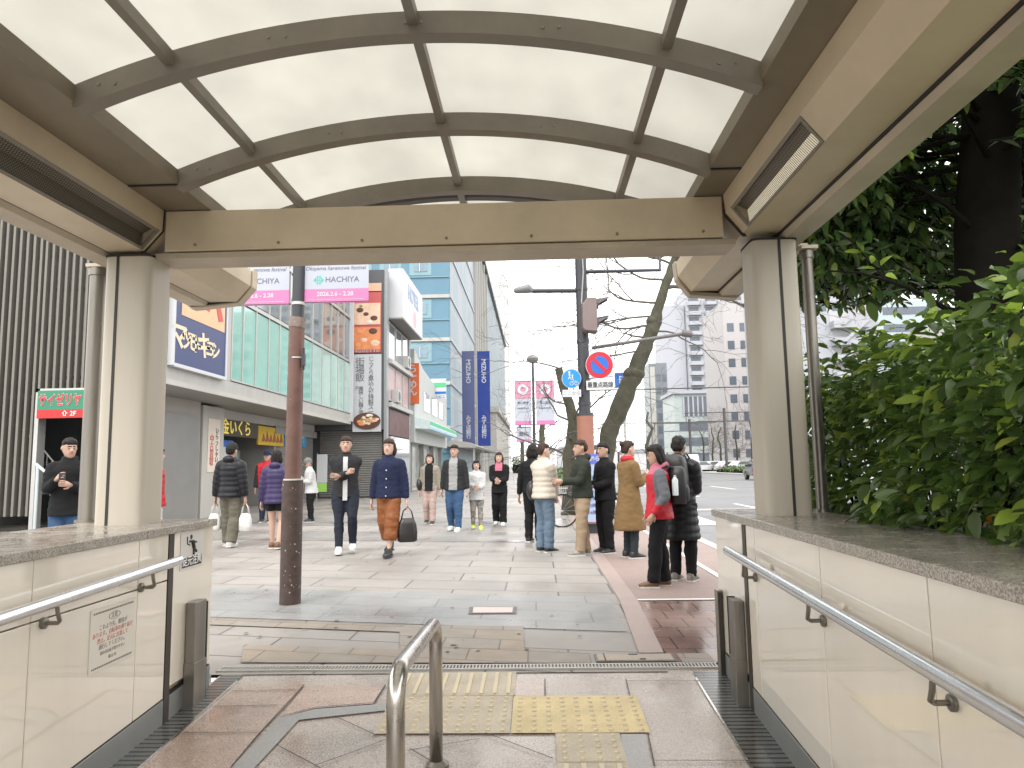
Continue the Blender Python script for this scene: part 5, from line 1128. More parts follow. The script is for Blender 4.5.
# second tree behind the pole and a few further along the pavement
def baretree(x, y, h, label, seed, r0=.15, group='bare street trees', depth=3, nb=12, trunkm=bark):
    rn = random.Random(seed); t = root('bare_tree', (x, y, 0), label, 'tree', group)
    pp = [Vector((x, y, 0))]; rr = [r0*1.25]
    for k in range(8): pp.append(Vector((x+rn.gauss(0, .05)*k*.5, y+rn.gauss(0, .05)*k*.5, h*.62*(k+1)/8))); rr.append(r0*(1-.5*(k+1)/8))
    b = MB(); b.tube(pp, rr, 10); b.build('trunk', trunkm, t, smooth='all'); b = MB()
    for k in range(nb):
        i_ = min(8, 3+int(k*5.5/nb)); a_ = k*2.4+rn.random(); el = rn.uniform(.15, 1.0)
        grow(b, pp[i_], Vector((math.cos(a_), math.sin(a_), el)).normalized(), rr[i_]*.22, h*rn.uniform(.2, .32), depth-1 if k < nb-3 else depth, rn, 0, .6)
    b.build('branches', bark2, t); return t
baretree(atY(569, 460, 19).x, 19, 6.2, 'bare tree with a thick mossy trunk just left of the signal pole', 5, .21, nb=13)
baretree(atY(545, 460, 34).x, 34, 7.5, 'bare tree behind the right banner of the lamp post', 6, .2, nb=12)
baretree(atY(522, 460, 58).x, 58, 9.5, 'thin bare tree near the end of the arcade street', 8, .2, nb=12)
for k, (px_, Y_, h_) in enumerate(((648, 52, 8), (704, 112, 10), (713, 118, 11), (721, 104, 10), (737, 110, 11), (830, 100, 12), (862, 92, 12), (905, 80, 11), (945, 84, 11), (985, 90, 12), (752, 100, 11))):
    lab = ['slender bare tree beyond the waiting group', 'bare tree beyond the parked cars, leftmost of that row', 'second bare tree of the row beyond the parked cars', 'third bare tree of the row, beside the tall tram pole', 'bare tree beyond the cars close to the right column', 'bare tree in front of the escape stair building', 'bare tree left of the teal office block', 'bare tree in front of the teal office block', 'bare tree between the hedge and the dark trunk', 'bare tree behind the dark evergreen trunk', 'bare tree hidden behind the right column'][k]
    baretree(atY(px_, 460, Y_).x, Y_, h_, lab, 30+k, .17, group='bare trees across the road', nb=12)
# low evergreen hedge on the median and far end
def leafmat(name, c, c2, tr=.25, rough=.32):
    m = bpy.data.materials.new(name); m.use_nodes = True; n = m.node_tree; b = n.nodes['Principled BSDF']; l = n.links.new
    ge = n.nodes.new('ShaderNodeNewGeometry'); cr = n.nodes.new('ShaderNodeValToRGB'); l(ge.outputs['Random Per Island'], cr.inputs[0])
    e = cr.color_ramp.elements; e[0].position = 0; e[0].color = (*c, 1); e[1].position = .88; e[1].color = (*[x*1.9 for x in c], 1); k = e.new(.98); k.color = (*c2, 1)
    l(cr.outputs[0], b.inputs['Base Color']); b.inputs['Roughness'].default_value = rough; b.inputs['Specular IOR Level'].default_value = .55
    o = n.nodes['Material Output']; t = n.nodes.new('ShaderNodeBsdfTranslucent'); mx = n.nodes.new('ShaderNodeMixShader'); mx.inputs[0].default_value = tr
    hs_ = n.nodes.new('ShaderNodeHueSaturation'); hs_.inputs['Value'].default_value = 1.6; l(cr.outputs[0], hs_.inputs['Color']); l(hs_.outputs[0], t.inputs[0]); l(b.outputs[0], mx.inputs[1]); l(t.outputs[0], mx.inputs[2]); l(mx.outputs[0], o.inputs[0]); MC[name] = m; return m
lfd = leafmat('evergreen_leaf', (.042, .078, .022), (.16, .22, .04)); lfh = leafmat('hedge_leaf', (.055, .095, .022), (.26, .34, .05)); lfy = leafmat('young_leaf', (.19, .27, .04), (.36, .40, .07), tr=.35); lfo = leafmat('orange_leaf', (.35, .15, .02), (.4, .2, .03))
def leaf(b, p, d, ln, wd, rn, curl=.25):
    d = d.normalized(); up = Vector((0, 0, 1)); s = d.cross(up)
    if s.length < .05: s = Vector((1, 0, 0))
    s.normalize(); n = s.cross(d).normalized(); ro = rn.gauss(0, .5); s, n = s*math.cos(ro)+n*math.sin(ro), n*math.cos(ro)-s*math.sin(ro)
    v = [p]; fold = .28
    for f, w_ in ((.28, .8), (.58, 1.0), (.84, .6)):
        c = p+d*ln*f-n*ln*curl*f*f
        v += [c+s*wd/2*w_+n*wd*fold*.5*w_, c, c-s*wd/2*w_+n*wd*fold*.5*w_]
    v.append(p+d*ln-n*ln*curl)
    b.add(v, [(0, 1, 2), (0, 2, 3), (1, 4, 5, 2), (2, 5, 6, 3), (4, 7, 8, 5), (5, 8, 9, 6), (7, 10, 8), (8, 10, 9)])
rn = random.Random(77)
# hedge behind the right wall : planter + twigs + leaves
t = root('evergreen_hedge', (3.0, 3.5, .7), 'glossy evergreen hedge with light green shoots behind the right granite coping', 'hedge')
def htop(x, y): return min(1.96, 1.21+.24*x)+.5*(.13*math.sin(x*3.1+y*1.7)+.10*math.sin(y*4.3-x)+.08*math.sin(x*9+y*7))
hb = MB(); tw_ = MB(); yb = MB(); ob = MB()
def hx0(y): return 1.70 if y < 3.7 else 1.84
count = 0
while count < 12500:
    x = rn.uniform(1.5, 4.9); y = rn.uniform(1.7, 5.4)
    if x < hx0(y)-.03: continue
    top = htop(x, y)
    u = rn.random()
    if u < .45: z = top-abs(rn.gauss(0, .10))
    elif u < .85: z = rn.uniform(.98, top); x = hx0(y)+abs(rn.gauss(0, .16))-.03-.06*(z < 1.2 and y < 3.7)+.05*math.sin(z*6+y*5)
    else: z = rn.uniform(.9, top); y = 1.3+abs(rn.gauss(0, .2)) if rn.random() < .3 else y
    # direction: outward and up-ish, drooping tips
    o = Vector((-(1.0 if x < 2.2 else .2)+rn.gauss(0, .7), rn.gauss(-.25, .75), rn.gauss(.15 if z > top-.15 else -.15, .55)))
    young = (z > top-.12 and rn.random() < .22) or rn.random() < .012
    ln = rn.uniform(.05, .12)
    tgt = yb if young else hb
    leaf(tgt, Vector((x, y, z)), o, ln, ln*.46, rn, .3); count += 1
# whorled shoots sticking out of the top
for k in range(46):
    y = rn.uniform(1.8, 5.3); x = hx0(y)+rn.uniform(.0, 1.3); z0 = htop(x, y)-.15; hgt = rn.uniform(.12, .28)
    lean = Vector((rn.gauss(-.1, .25), rn.gauss(0, .25), 1)).normalized(); p = Vector((x, y, z0)); tw_.tube([p, p+lean*hgt], [.004, .002], 4)
    yg = rn.random() < .55
    for q in range(9):
        a_ = q*2.39; dz = .25+.5*(q/9)
        leaf(yb if yg else hb, p+lean*hgt*(.45+.55*q/9), Vector((math.cos(a_), math.sin(a_), dz)), rn.uniform(.07, .11), rn.uniform(.032, .045), rn, .45)
for k in range(5): leaf(ob, Vector((1.6+.1*k, rn.uniform(2.2, 3.4), rn.uniform(1.05, 1.3))), Vector((-1, -.3, -.3)), .08, .04, rn)
for k in range(320):
    y = rn.uniform(1.3, 5.3); x = hx0(y)+rn.uniform(.1, 2.6); p = Vector((x, y, .85)); q = p+Vector((rn.gauss(-.02, .15), rn.gauss(0, .2), rn.uniform(.6, 1.0))); q.x = max(q.x, hx0(y)+.05); q.z = min(q.z, htop(q.x, q.y)); p.x = max(p.x, hx0(y)+.15); tw_.tube([p, p.lerp(q, .5)+Vector((rn.gauss(0, .05), rn.gauss(0, .05), 0)), q], [.009, .006, .003], 5)
for nm, bb_, mm in (('foliage', hb, lfh), ('young_shoots', yb, lfy), ('withered_leaves', ob, lfo)):
    bb_.build(nm, mm, t, recalc=False, smooth='all')
tw_.build('twigs', barkd, t)
# planter soil box
t = root('planter', (3.3, 3.5, 0), 'raised planter of dark soil below the evergreen hedge', 'planter')
MB().box(1.715, 5.2, .9, 5.6, .0, .90).build('soil', MC['dark_earth'], t); MB().box(1.715, 5.35, 5.6, 5.75, 0, .95).box(5.2, 5.35, .9, 5.6, 0, .95).build('planter_wall', concg, t)
# evergreen tree at the right
t = root('evergreen_tree', (2.98, 4.75, .9), 'large dark evergreen tree with a thick trunk rising from the hedge at the right', 'tree')
b = MB(); b.tube([(3.02, 4.75, .7), (3.0, 4.75, 1.6), (2.97, 4.72, 2.2), (3.0, 4.7, 2.8), (3.1, 4.7, 3.6), (3.1, 4.6, 4.6), (3.1, 4.6, 5.6)], [.23, .2, .19, .19, .17, .12, .06], 16)
b.build('trunk', barkd, t, smooth='all')
lb = MB(); br_ = MB(); yb = MB()
cen = Vector((3.1, 4.5, 3.7))
rn = random.Random(101)
tips = []
for k in range(70):
    a_ = rn.uniform(0, 6.283); z0 = rn.uniform(2.15, 5.0); el = rn.uniform(-.25, .5); ln = rn.uniform(.9, 1.75)
    if z0 > 4.5: ln *= .75
    p = Vector((3.05, 4.7, z0)); d = Vector((math.cos(a_), math.sin(a_), el)).normalized()
    pp = [p]; q = p.copy(); m_ = 7
    for i in range(m_):
        d = (d+Vector((rn.gauss(0, .13), rn.gauss(0, .13), rn.gauss(-.05, .1)))).normalized(); q = q+d*ln/m_; pp.append(q.copy())
        if i > 1: tips.append((q.copy(), d.copy(), i))
    br_.tube(pp, [.022*(1-i/9) for i in range(m_+1)], 6, cap=False)
def inside(p):
    # keep clear of the canopy beam and column
    return p.x < 1.72+max(0, (2.62-p.z))*.0 and p.y < 5.7
nl = 0
clouds = []
for (cc, rr3, n_) in (((2.35, 5.5, 3.35), (.72, .95, .85), 420), ((3.9, 6.2, 3.7), (1.5, .9, 1.3), 420), ((2.35, 3.7, 3.2), (.5, .7, .28), 70), ((2.6, 5.9, 2.75), (.7, .5, .3), 120), ((3.6, 3.9, 3.6), (.9, .6, .5), 90)):
    for k in range(n_):
        v = Vector((rn.gauss(0, 1), rn.gauss(0, 1), rn.gauss(0, 1))).normalized()*rn.random()**.4
        clouds.append((Vector((cc[0]+v.x*rr3[0], cc[1]+v.y*rr3[1], cc[2]+v.z*rr3[2])), v, 0))
for (q, d, i) in tips+clouds:
    for s_ in range(5 if i else 2):
        sd = (d*.5+Vector((rn.gauss(0, .6), rn.gauss(0, .6), rn.gauss(-.12, .4)))).normalized(); ll = rn.uniform(.22, .48); e = q+sd*ll
        if inside(e) or e.z < 2.38 or (e.y > 5.2 and e.z < 2.62) or (e.y < 4.8 and e.z < 3.5 and .50 < e.x/e.y < .74) or (e.y < 3.6 and e.z < 2.75) or (e.y < 4.5 and e.z < 3.0 and e.x > 2.45): continue
        br_.tube([q, q.lerp(e, .5), e], [.007, .005, .003], 4, cap=False)
        for k in range(9):
            f = (k+1)/9; c = q.lerp(e, f); a_ = k*2.39; side = Vector((math.cos(a_), math.sin(a_), rn.uniform(-.55, .25)))
            lnf = rn.uniform(.08, .13)
            if inside(c+side*lnf): continue
            leaf(yb if rn.random() < .06 else lb, c, side+sd*.7, lnf, lnf*.40, rn, .3); nl += 1
lb.build('crown', lfd, t, recalc=False, smooth='all'); yb.build('young_leaves', lfy, t, recalc=False, smooth='all'); br_.build('limbs', barkd, t)
print('crown leaves', nl)
# dark shrubs far along the pavement and median
def shrub(name, x0, x1, y0, y1, h, n, label, m_=None):
    r2 = random.Random(int(x0*7+y0)); t = root(name, ((x0+x1)/2, (y0+y1)/2, 0), label, 'hedge'); b = MB()
    for k in range(n):
        x, y = r2.uniform(x0, x1), r2.uniform(y0, y1); z = h*(.15+.85*r2.random()**.5)*(.8+.2*math.sin(x*2.1+y))
        leaf(b, Vector((x, y, z)), Vector((r2.gauss(0, 1), r2.gauss(0, 1), r2.gauss(.3, .6))), .28, .14, r2)
    b.build('foliage', m_ or lfd, t, recalc=False)
    MB().box(x0+.15, x1-.15, y0+.15, y1-.15, 0, h*.55).build('inner_branches', barkd, t)
shrub('low_hedge', 1.3, 2.6, 26, 60, 1.0, 2600, 'low dark hedge between pavement and cycle path beyond the bicycle')
shrub('low_hedge', 21, 23, 60, 86, .8, 1800, 'low hedge along the tram line beyond the road')
shrub('low_hedge', -4, 2, 120, 124, 2.6, 2200, 'dark shrubs closing the far end of the pavement')
# ================================================================== people
skin = mat('skin', (.40, .25, .185), rough=.5, var=.05); skin2 = mat('skin_pale', (.48, .31, .24), rough=.5, var=.05)
hairb = mat('black_hair', (.010, .008, .007), spec=.25, rough=.6, var=.3, scale=30); hairbr = mat('brown_hair', (.035, .02, .013), spec=.25, rough=.6, var=.3, scale=30); hairg = mat('greyish_hair', (.12, .115, .11), rough=.5, var=.3, scale=30)
eyem = mat('eye_dark', (.07, .045, .035), rough=.2); lipm = mat('lips', (.38, .19, .15), rough=.5)
def cloth(name, c, rough=.85, var=.12, scale=6, bump=.25, bscale=35): return mat(name, c, rough=rough, var=var, scale=scale, bump=bump, bscale=bscale, spec=.25)
DG = None
def remesh(o, vox, smooth_it=2):
    m_ = o.modifiers.new('r', 'REMESH'); m_.mode = 'VOXEL'; m_.voxel_size = vox; m_.use_smooth_shade = True
    if smooth_it: s = o.modifiers.new('s', 'SMOOTH'); s.factor = .5; s.iterations = smooth_it
    bpy.context.view_layer.update(); dg = bpy.context.evaluated_depsgraph_get()
    me = bpy.data.meshes.new_from_object(o.evaluated_get(dg)); old = o.data; o.modifiers.clear(); o.data = me; bpy.data.meshes.remove(old)
    me.polygons.foreach_set('use_smooth', [True]*len(me.polygons))
def ell_loft(b, secs, n=16):   # secs: (cx, cy, cz, rx, ry)
    b.rings([[(c[0]+c[3]*math.cos(2*math.pi*j/n), c[1]+c[4]*math.sin(2*math.pi*j/n), c[2]) for j in range(n)] for c in secs])
def ik(a, b, l1, l2, pole):
    a, b = Vector(a), Vector(b); d = b-a; L_ = min(d.length, (l1+l2)*.999); d.normalize(); b = a+d*L_
    x = (l1*l1-l2*l2+L_*L_)/(2*L_); h_ = math.sqrt(max(0, l1*l1-x*x)); p = Vector(pole); p = (p-d*p.dot(d)).normalized(); return a+d*x+p*h_, b
from mathutils import noise
def crease(v, sd):
    p = Vector((v.co.x*9+sd, v.co.y*9, v.co.z*22)); q = Vector((v.co.x*26, v.co.y*26+sd, v.co.z*40))
    d = .0055*(abs(noise.noise(p))-.25)+.0035*noise.noise(q); r = Vector((v.co.x, v.co.y, 0))
    s = Vector((abs(v.co.x)-.055 if v.co.z < .5 else 0, 0, 0)); dr = Vector((math.copysign(1, v.co.x)*s.x if v.co.z < .5 else v.co.x, v.co.y, 0))
    if dr.length > 1e-4: v.co += dr.normalized()*d
class Q: pass
def person(x, y, yaw, h, label, top, bottom, shoes, hair, pose='down', stride=.0, sk=skin, headyaw=0, nod=0, lean=0, z=0.0, build_=1.0, group=None, feet=None, cap=None, legs_bare=False, hands=None, lw=1.0):
    """Figure facing -Y; +X is its left hand side. Unit body scaled by h."""
    t = root('person', (x, y, z), label, 'person', group, R(yaw))
    W = build_
    hipz = .515
    ft = feet or [(.055, -stride*.5, 0), (-.055, stride*.5, .012 if stride else 0)]    # left, right ankle xy and lift
    hips = [Vector((.05*W, 0, hipz)), Vector((-.05*W, 0, hipz))]
    if stride: hipz -= .006
    ank = [Vector((f[0], f[1], .05+f[2])) for f in ft]
    legs = []
    for i in range(2):
        k_, a_ = ik(hips[i], ank[i], .235, .232, (.05*(1 if i == 0 else -1), -1, 0)); legs.append((hips[i], k_, a_))
    def up(v): # lean of the upper body
        v = Vector(v); dz = v.z-hipz; return Vector((v.x, v.y-lean*dz, v.z))
    sh = [up((.104*W, .005, .792)), up((-.104*W, .005, .792))]
    hp = {'down': [(.155, -.0, .47), (-.155, -.0, .47)], 'walk': [(.16, .05, .475), (-.16, -.06, .48)], 'front': [(.03, -.16, .60), (-.03, -.16, .62)],
          'phone': [(.04, -.17, .66), (-.05, -.15, .70)], 'crossed': [(-.05, -.13, .655), (.02, -.145, .68)], 'pocket': [(.135, -.05, .51), (-.135, -.05, .51)], 'clasp': [(.02, -.13, .50), (-.02, -.13, .505)]}[pose] if hands is None else hands
    arms = []
    for i in range(2):
        s = 1 if i == 0 else -1
        e_, w_ = ik(sh[i], up(hp[i]), .168, .150, (s*.45, .8, -.35)); arms.append((sh[i], e_, w_))
    # ---------- body
    b = MB()
    ell_loft(b, [(0, 0, .47, .078*W, .06), (0, 0, .51, .088*W, .066), (0, 0, .56, .082*W, .060), *[(up((0, 0, z_)).x, up((0, 0, z_)).y, z_, rx*W, ry) for z_, rx, ry in ((.62, .076, .055), (.68, .080, .058), (.74, .088, .060), (.785, .088, .054), (.81, .068, .046), (.835, .036, .034))]])
    nk, hc = up((0, .004, .82)), up((0, -.008, .925))
    hy, hn = R(headyaw), nod
    def hd(v):   # head space -> body space, v relative to head centre
        v = Vector(v); c_, s_ = math.cos(hy), math.sin(hy); v = Vector((v.x, v.y*math.cos(hn)-v.z*math.sin(hn), v.y*math.sin(hn)+v.z*math.cos(hn))); return hc+Vector((v.x*c_-v.y*s_, v.x*s_+v.y*c_, v.z))
    b.tube([nk, nk.lerp(hc, .55), hc], [.034, .031, .03], 12)
    secs = []
    for z_, rx, f_, k_ in ((-.068, .014, -.052, -.018), (-.06, .026, -.056, .004), (-.045, .036, -.058, .028), (-.025, .0415, -.058, .045), (0, .044, -.056, .054), (.02, .0455, -.057, .058), (.04, .043, -.05, .054), (.058, .032, -.036, .04), (.07, .012, -.014, .018)):
        secs.append([hd((rx*math.cos(2*math.pi*j/16), (f_+k_)/2+(k_-f_)/2*math.sin(2*math.pi*j/16), z_)) for j in range(16)])
    b.rings(secs)
    b.tube([hd((0, -.052, .008)), hd((0, -.068, -.016)), hd((0, -.055, -.022))], [.005, .0085, .006], 6)
    for s in (-1, 1): b.tube([hd((s*.043, .004, .012)), hd((s*.050, .008, -.002)), hd((s*.043, .004, -.02))], [.007, .010, .006], 6)
    for i, (a_, e_, w_) in enumerate(arms):
        b.tube([up((.05*W*(1 if i == 0 else -1), 0, .80)), a_, a_.lerp(e_, .5), e_, e_.lerp(w_, .45), w_], [.026, .028, .026, .021, .020, .0145], 10)
    for i, (a_, k_, c_) in enumerate(legs):
        b.tube([a_+Vector((0, 0, .02)), a_.lerp(k_, .4), k_, k_.lerp(c_, .35), c_], [.055*W, .047*W, .034, .033, .020], 12)
        b.tube([c_+Vector((0, .02, -.028)), c_+Vector((0, -.03, -.03)), c_+Vector((0, -.085, -.038))], [.022, .022, .013], 8)
    body = b.build('body', [sk, eyem, lipm, hairbr], t, local=True); remesh(body, .0085, 1)
    me = body.data
    eyes = [hd((s*.018, -.055, .004)) for s in (-1, 1)]; brow = [hd((s*.019, -.056, .019)) for s in (-1, 1)]; lips = hd((0, -.058, -.037))
    for p in me.polygons:
        c_ = p.center
        if c_.z < .8: continue
        if any((c_-e_).length < .0088 for e_ in eyes): p.material_index = 1 if abs(c_.z-eyes[0].z) < .005 else 0
        elif any(abs((c_-e_).z) < .003 and (c_-e_).length < .013 for e_ in brow): p.material_index = 3
        elif abs((c_-lips).z) < .0055 and (c_-lips).length < .015: p.material_index = 2
    # hands appended to the same mesh
    hb_ = MB()
    for i, (a_, e_, w_) in enumerate(arms):
        d_ = (w_-e_).normalized(); s = 1 if i == 0 else -1
        nrm = Vector((s, 0, 0)) if abs(d_.x) < .8 else Vector((0, -1, 0)); nrm = (nrm-d_*nrm.dot(d_)).normalized(); sd = d_.cross(nrm)
        pc = w_+d_*.028
        def T(u, v, w__): return w_+d_*u+sd*v+nrm*w__
        hb_.rings([[T(u, r1*math.cos(q*.785), r2*math.sin(q*.785)) for q in range(8)] for u, r1, r2 in ((-.01, .013, .012), (.01, .018, .011), (.035, .023, .010), (.052, .022, .008), (.057, .018, .005))])
        for q, ln in enumerate((.038, .044, .041, .032)):
            v0 = (-.0165+q*.011); k0 = T(.05, v0, 0); k1 = T(.05+ln*.45, v0*1.1, -.004); k2 = T(.05+ln*.75, v0*1.1, -.014); k3 = T(.05+ln*.9, v0*1.05, -.024); hb_.tube([k0, k1, k2, k3], [.0056, .0052, .0046, .0036], 6)
        hb_.tube([T(.008, -.014, 0), T(.026, -.028, -.006), T(.042, -.033, -.014)], [.0078, .0066, .0046], 6)
    tmp = hb_.build('hand_tmp', sk, None, smooth='all')
    bm_ = bmesh.new(); bm_.from_mesh(me); bm_.from_mesh(tmp.data); bm_.to_mesh(me); bm_.free(); bpy.data.objects.remove(tmp)
    me.polygons.foreach_set('use_smooth', [True]*len(me.polygons))
    # ---------- trousers / skirt
    kind, cm_, wd, hemz = bottom     # kind, material, width factor, hem height
    b = MB()
    if kind in ('trousers', 'wide', 'shorts'):
        ell_loft(b, [(0, 0, .475, .092*W, .072), (0, 0, .51, .097*W, .074), (0, 0, .56, .088*W, .066), (0, 0, .60, .08*W, .06)])
        for i, (a_, k_, c_) in enumerate(legs):
            en = k_.lerp(c_, 1) if hemz < .1 else k_.lerp(c_, max(0, 1-(hemz-.05)/.24))
            if kind == 'shorts': en = a_.lerp(k_, .55)
            en = en+Vector((0, 0, -.015 if kind != 'shorts' else 0))
            r_h = {'trousers': .032, 'wide': .050, 'shorts': .06}[kind]*wd; r_k = {'trousers': .041, 'wide': .054, 'shorts': .06}[kind]*wd
            P_ = [a_+Vector((0, 0, .02)), a_.lerp(k_, .35)] + ([k_, k_+(en-k_)*.33+Vector((0, .006, 0)), k_.lerp(en, .66), en] if kind != 'shorts' else [en])
            R_ = [.062*W, .062*W*(.95+.05*wd)] + ([r_k, r_k*.96+.003, r_h*.5+r_k*.5-.002, r_h] if kind != 'shorts' else [.06*W])
            # subdivide with wrinkles
            rn_ = random.Random(int(x*100)+i); P3, R3 = [], []
            for q in range(len(P_)-1):
                for f_ in (0, .25, .5, .75): P3.append(P_[q].lerp(P_[q+1], f_)); R3.append((R_[q]*(1-f_)+R_[q+1]*f_)*(1+rn_.uniform(-.045, .045)))
            P3.append(P_[-1]); R3.append(R_[-1]); b.tube(P3, R3, 16)
    else:
        cy = (ank[0].y+ank[1].y)/2
        ell_loft(b, [(0, 0, .60, .078*W, .06), (0, 0, .54, .092*W, .072), (0, cy*.3, .45, .10*wd*W, .082*wd), (0, cy*.6, .33, .108*wd, .10*wd), (0, cy, hemz+.05, .112*wd, .108*wd), (0, cy, hemz, .115*wd, .112*wd)], 20)
    o_ = b.build('trousers' if kind != 'skirt' else 'skirt', cm_, t, local=True); remesh(o_, .009, 2)
    if not (kind != 'skirt'):
        for v in o_.data.vertices:
            if v.co.z < .5: a_ = math.atan2(v.co.y, v.co.x); f_ = 1+.05*math.sin(a_*9)*(.5-v.co.z)*2.5; v.co.x *= f_; v.co.y *= f_
    else:
        for v in o_.data.vertices:
            crease(v, x)
    # ---------- shoes
    sm_, boot = shoes
    for i, (a_, k_, c_) in enumerate(legs):
        b = MB(); g = c_.z-.05; yw = 0
        prof = [(.038, .022, .0, .058 if not boot else .12), (.02, .028, .0, .066 if not boot else .12), (-.02, .029, .0, .060), (-.05, .031, .0, .042), (-.08, .030, .0, .034), (-.105, .020, .0, .024)]
        b.rings([[(c_.x+rx*math.cos(q*math.pi/5), c_.y+yy, g+zt_*.5+(zt_*.5)*max(-1, min(1, 1.25*math.sin(q*math.pi/5)))) for q in range(10)] for yy, rx, z0_, zt_ in prof])
        so_ = b.build('shoe', sm_, t, local=True, smooth='all')
        b = MB(); b.prism([(c_.x-.026, c_.y+.042), (c_.x+.026, c_.y+.042), (c_.x+.029, c_.y-.02), (c_.x+.032, c_.y-.07), (c_.x+.016, c_.y-.11), (c_.x-.016, c_.y-.11), (c_.x-.032, c_.y-.07), (c_.x-.029, c_.y-.02)], 'z', g-.001, g+.011)
        b.build('sole', solew if not boot else sm_, so_, local=True)
    # ---------- top
    tk, tm, hem, fat = top[:4]; puff = tk == 'puffer'
    cm2 = tm if isinstance(tm, (list, tuple)) else [tm]
    b = MB(); secs = []
    zz = hem; per = .050
    cyh = (ank[0].y+ank[1].y)/2*.5
    base = [(.22, .122, .128), (.30, .118, .120), (.40, .110, .106), (.47, .105, .090), (.52, .102, .083), (.58, .094, .075), (.64, .092, .071), (.70, .096, .072), (.75, .100, .072), (.785, .096, .066), (.81, .080, .058), (.83, .058, .050), (.843, .044, .044)]
    def bi(z_):
        for p, q in zip(base[:-1], base[1:]):
            if p[0] <= z_ <= q[0]: f_ = (z_-p[0])/(q[0]-p[0]); return p[1]+(q[1]-p[1])*f_, p[2]+(q[2]-p[2])*f_
        return base[0][1:] if z_ < base[0][0] else base[-1][1:]
    while zz < .84:
        rx, ry = bi(zz); pf = (1+.075*abs(math.sin(math.pi*(zz-hem)/per+.35*math.sin(zz*40)))-.03) if puff and zz < .81 else 1
        ex = fat if zz < .80 else 1+(fat-1)*.5
        c_ = up((0, cyh*max(0, (.5-zz)*3), zz)) if zz > hipz else Vector((0, cyh*max(0, (.5-zz)*2.5), zz))
        secs.append((c_.x, c_.y, zz, rx*W*ex*pf, ry*ex*pf)); zz += .007 if puff else .02
    c_ = up((0, 0, .848)); secs.append((c_.x, c_.y, .848, .042*W, .042)); ell_loft(b, secs, 20)
    col_r = {'puffer': .056, 'jacket': .045, 'coat': .047, 'knit': .042, 'vest': .05}[tk]
    b.rings([[nk+Vector((rr*math.cos(q*.4488), rr*.95*math.sin(q*.4488)-.004, dz)) for q in range(14)] for rr, dz in ((col_r*1.1, .0), (col_r, .025), (col_r*.96, .045 if tk != 'knit' else .03))])
    sf = {'puffer': 1.42, 'jacket': 1.12, 'coat': 1.2, 'knit': 1.05, 'vest': 1.1}[tk]*(.5+.5*fat)
    for i, (a_, e_, w_) in enumerate(arms):
        s = 1 if i == 0 else -1
        P_ = [up((.045*W*s, 0, .798)), a_+Vector((-.004*s, 0, -.006)), a_.lerp(e_, .5), e_, e_.lerp(w_, .5), e_.lerp(w_, .95)]; R_ = [.030, .0355, .034, .031, .028, .024]
        P3, R3 = [], []
        for q in range(len(P_)-1):
            for f_ in (0, .2, .4, .6, .8): P3.append(P_[q].lerp(P_[q+1], f_)); R3.append((R_[q]*(1-f_)+R_[q+1]*f_)*sf)
        P3.append(P_[-1]); R3.append(R_[-1]*sf); cum = 0; R4 = []
        for q in range(len(P3)):
            if q: cum += (P3[q]-P3[q-1]).length
            R4.append(R3[q]*((1+.09*abs(math.sin(math.pi*cum/per))-.03) if puff else (1+.04*math.sin(q*2.3+i))))
        b.tube(P3, R4, 14)
    if len(top) > 4 and 'hood' in top[4]:
        c_ = up((0, .05, .845)); b.ell(c_, .062, .035, .035)
    o_ = b.build('jacket' if tk != 'coat' else 'coat', cm2, t, local=True); remesh(o_, .0082 if puff else .009, 1 if puff else 2)
    extra = top[4] if len(top) > 4 else ''
    if len(cm2) > 1:
        fn = top[5]
        for p in o_.data.polygons: p.material_index = fn(p.center)
    if not puff:
        for v in o_.data.vertices: crease(v, x)
    if 'open' in extra:   # inner shirt showing in the opening
        sm2 = top[6] if len(top) > 6 else signw
        b = MB(); z_ = hem-.01
        pts_ = []
        for zq in [hem-.02+(.82-hem+.02)*k/8 for k in range(9)]:
            rx, ry = bi(zq); c_ = up((0, 0, zq)); pts_.append((c_.y-ry*fat-.004, zq))
        wv = .019
        for (ya_, za_), (yb_, zb_) in zip(pts_[:-1], pts_[1:]):
            b.add([(-wv, ya_+.006, za_), (wv, ya_+.006, za_), (wv, yb_+.006, zb_), (-wv, yb_+.006, zb_), (-wv, ya_, za_), (wv, ya_, za_), (wv, yb_, zb_), (-wv, yb_, zb_)], [(0,3,2,1),(4,5,6,7),(0,1,5,4),(1,2,6,5),(2,3,7,6),(3,0,4,7)])
        b.build('shirt', sm2, t, local=True, smooth=True)
    if 'zip' in extra or 'button' in extra:
        b = MB(); n_ = 24 if 'zip' in extra else 4
        for k in range(n_):
            zq = hem+.02+(.80-hem-.02)*k/n_; rx, ry = bi(zq); c_ = up((0, 0, zq)); b.ell((0, c_.y-ry*fat-.001, zq), .004 if n_ == 24 else .007, .003, .012 if n_ == 24 else .007, 6, 4)
        b.build('fastening', mat('button_dark', (.03, .03, .03), rough=.4) if 'dk' in extra else alu, t, local=True)
    # ---------- hair
    hk, hm = hair
    b = MB()
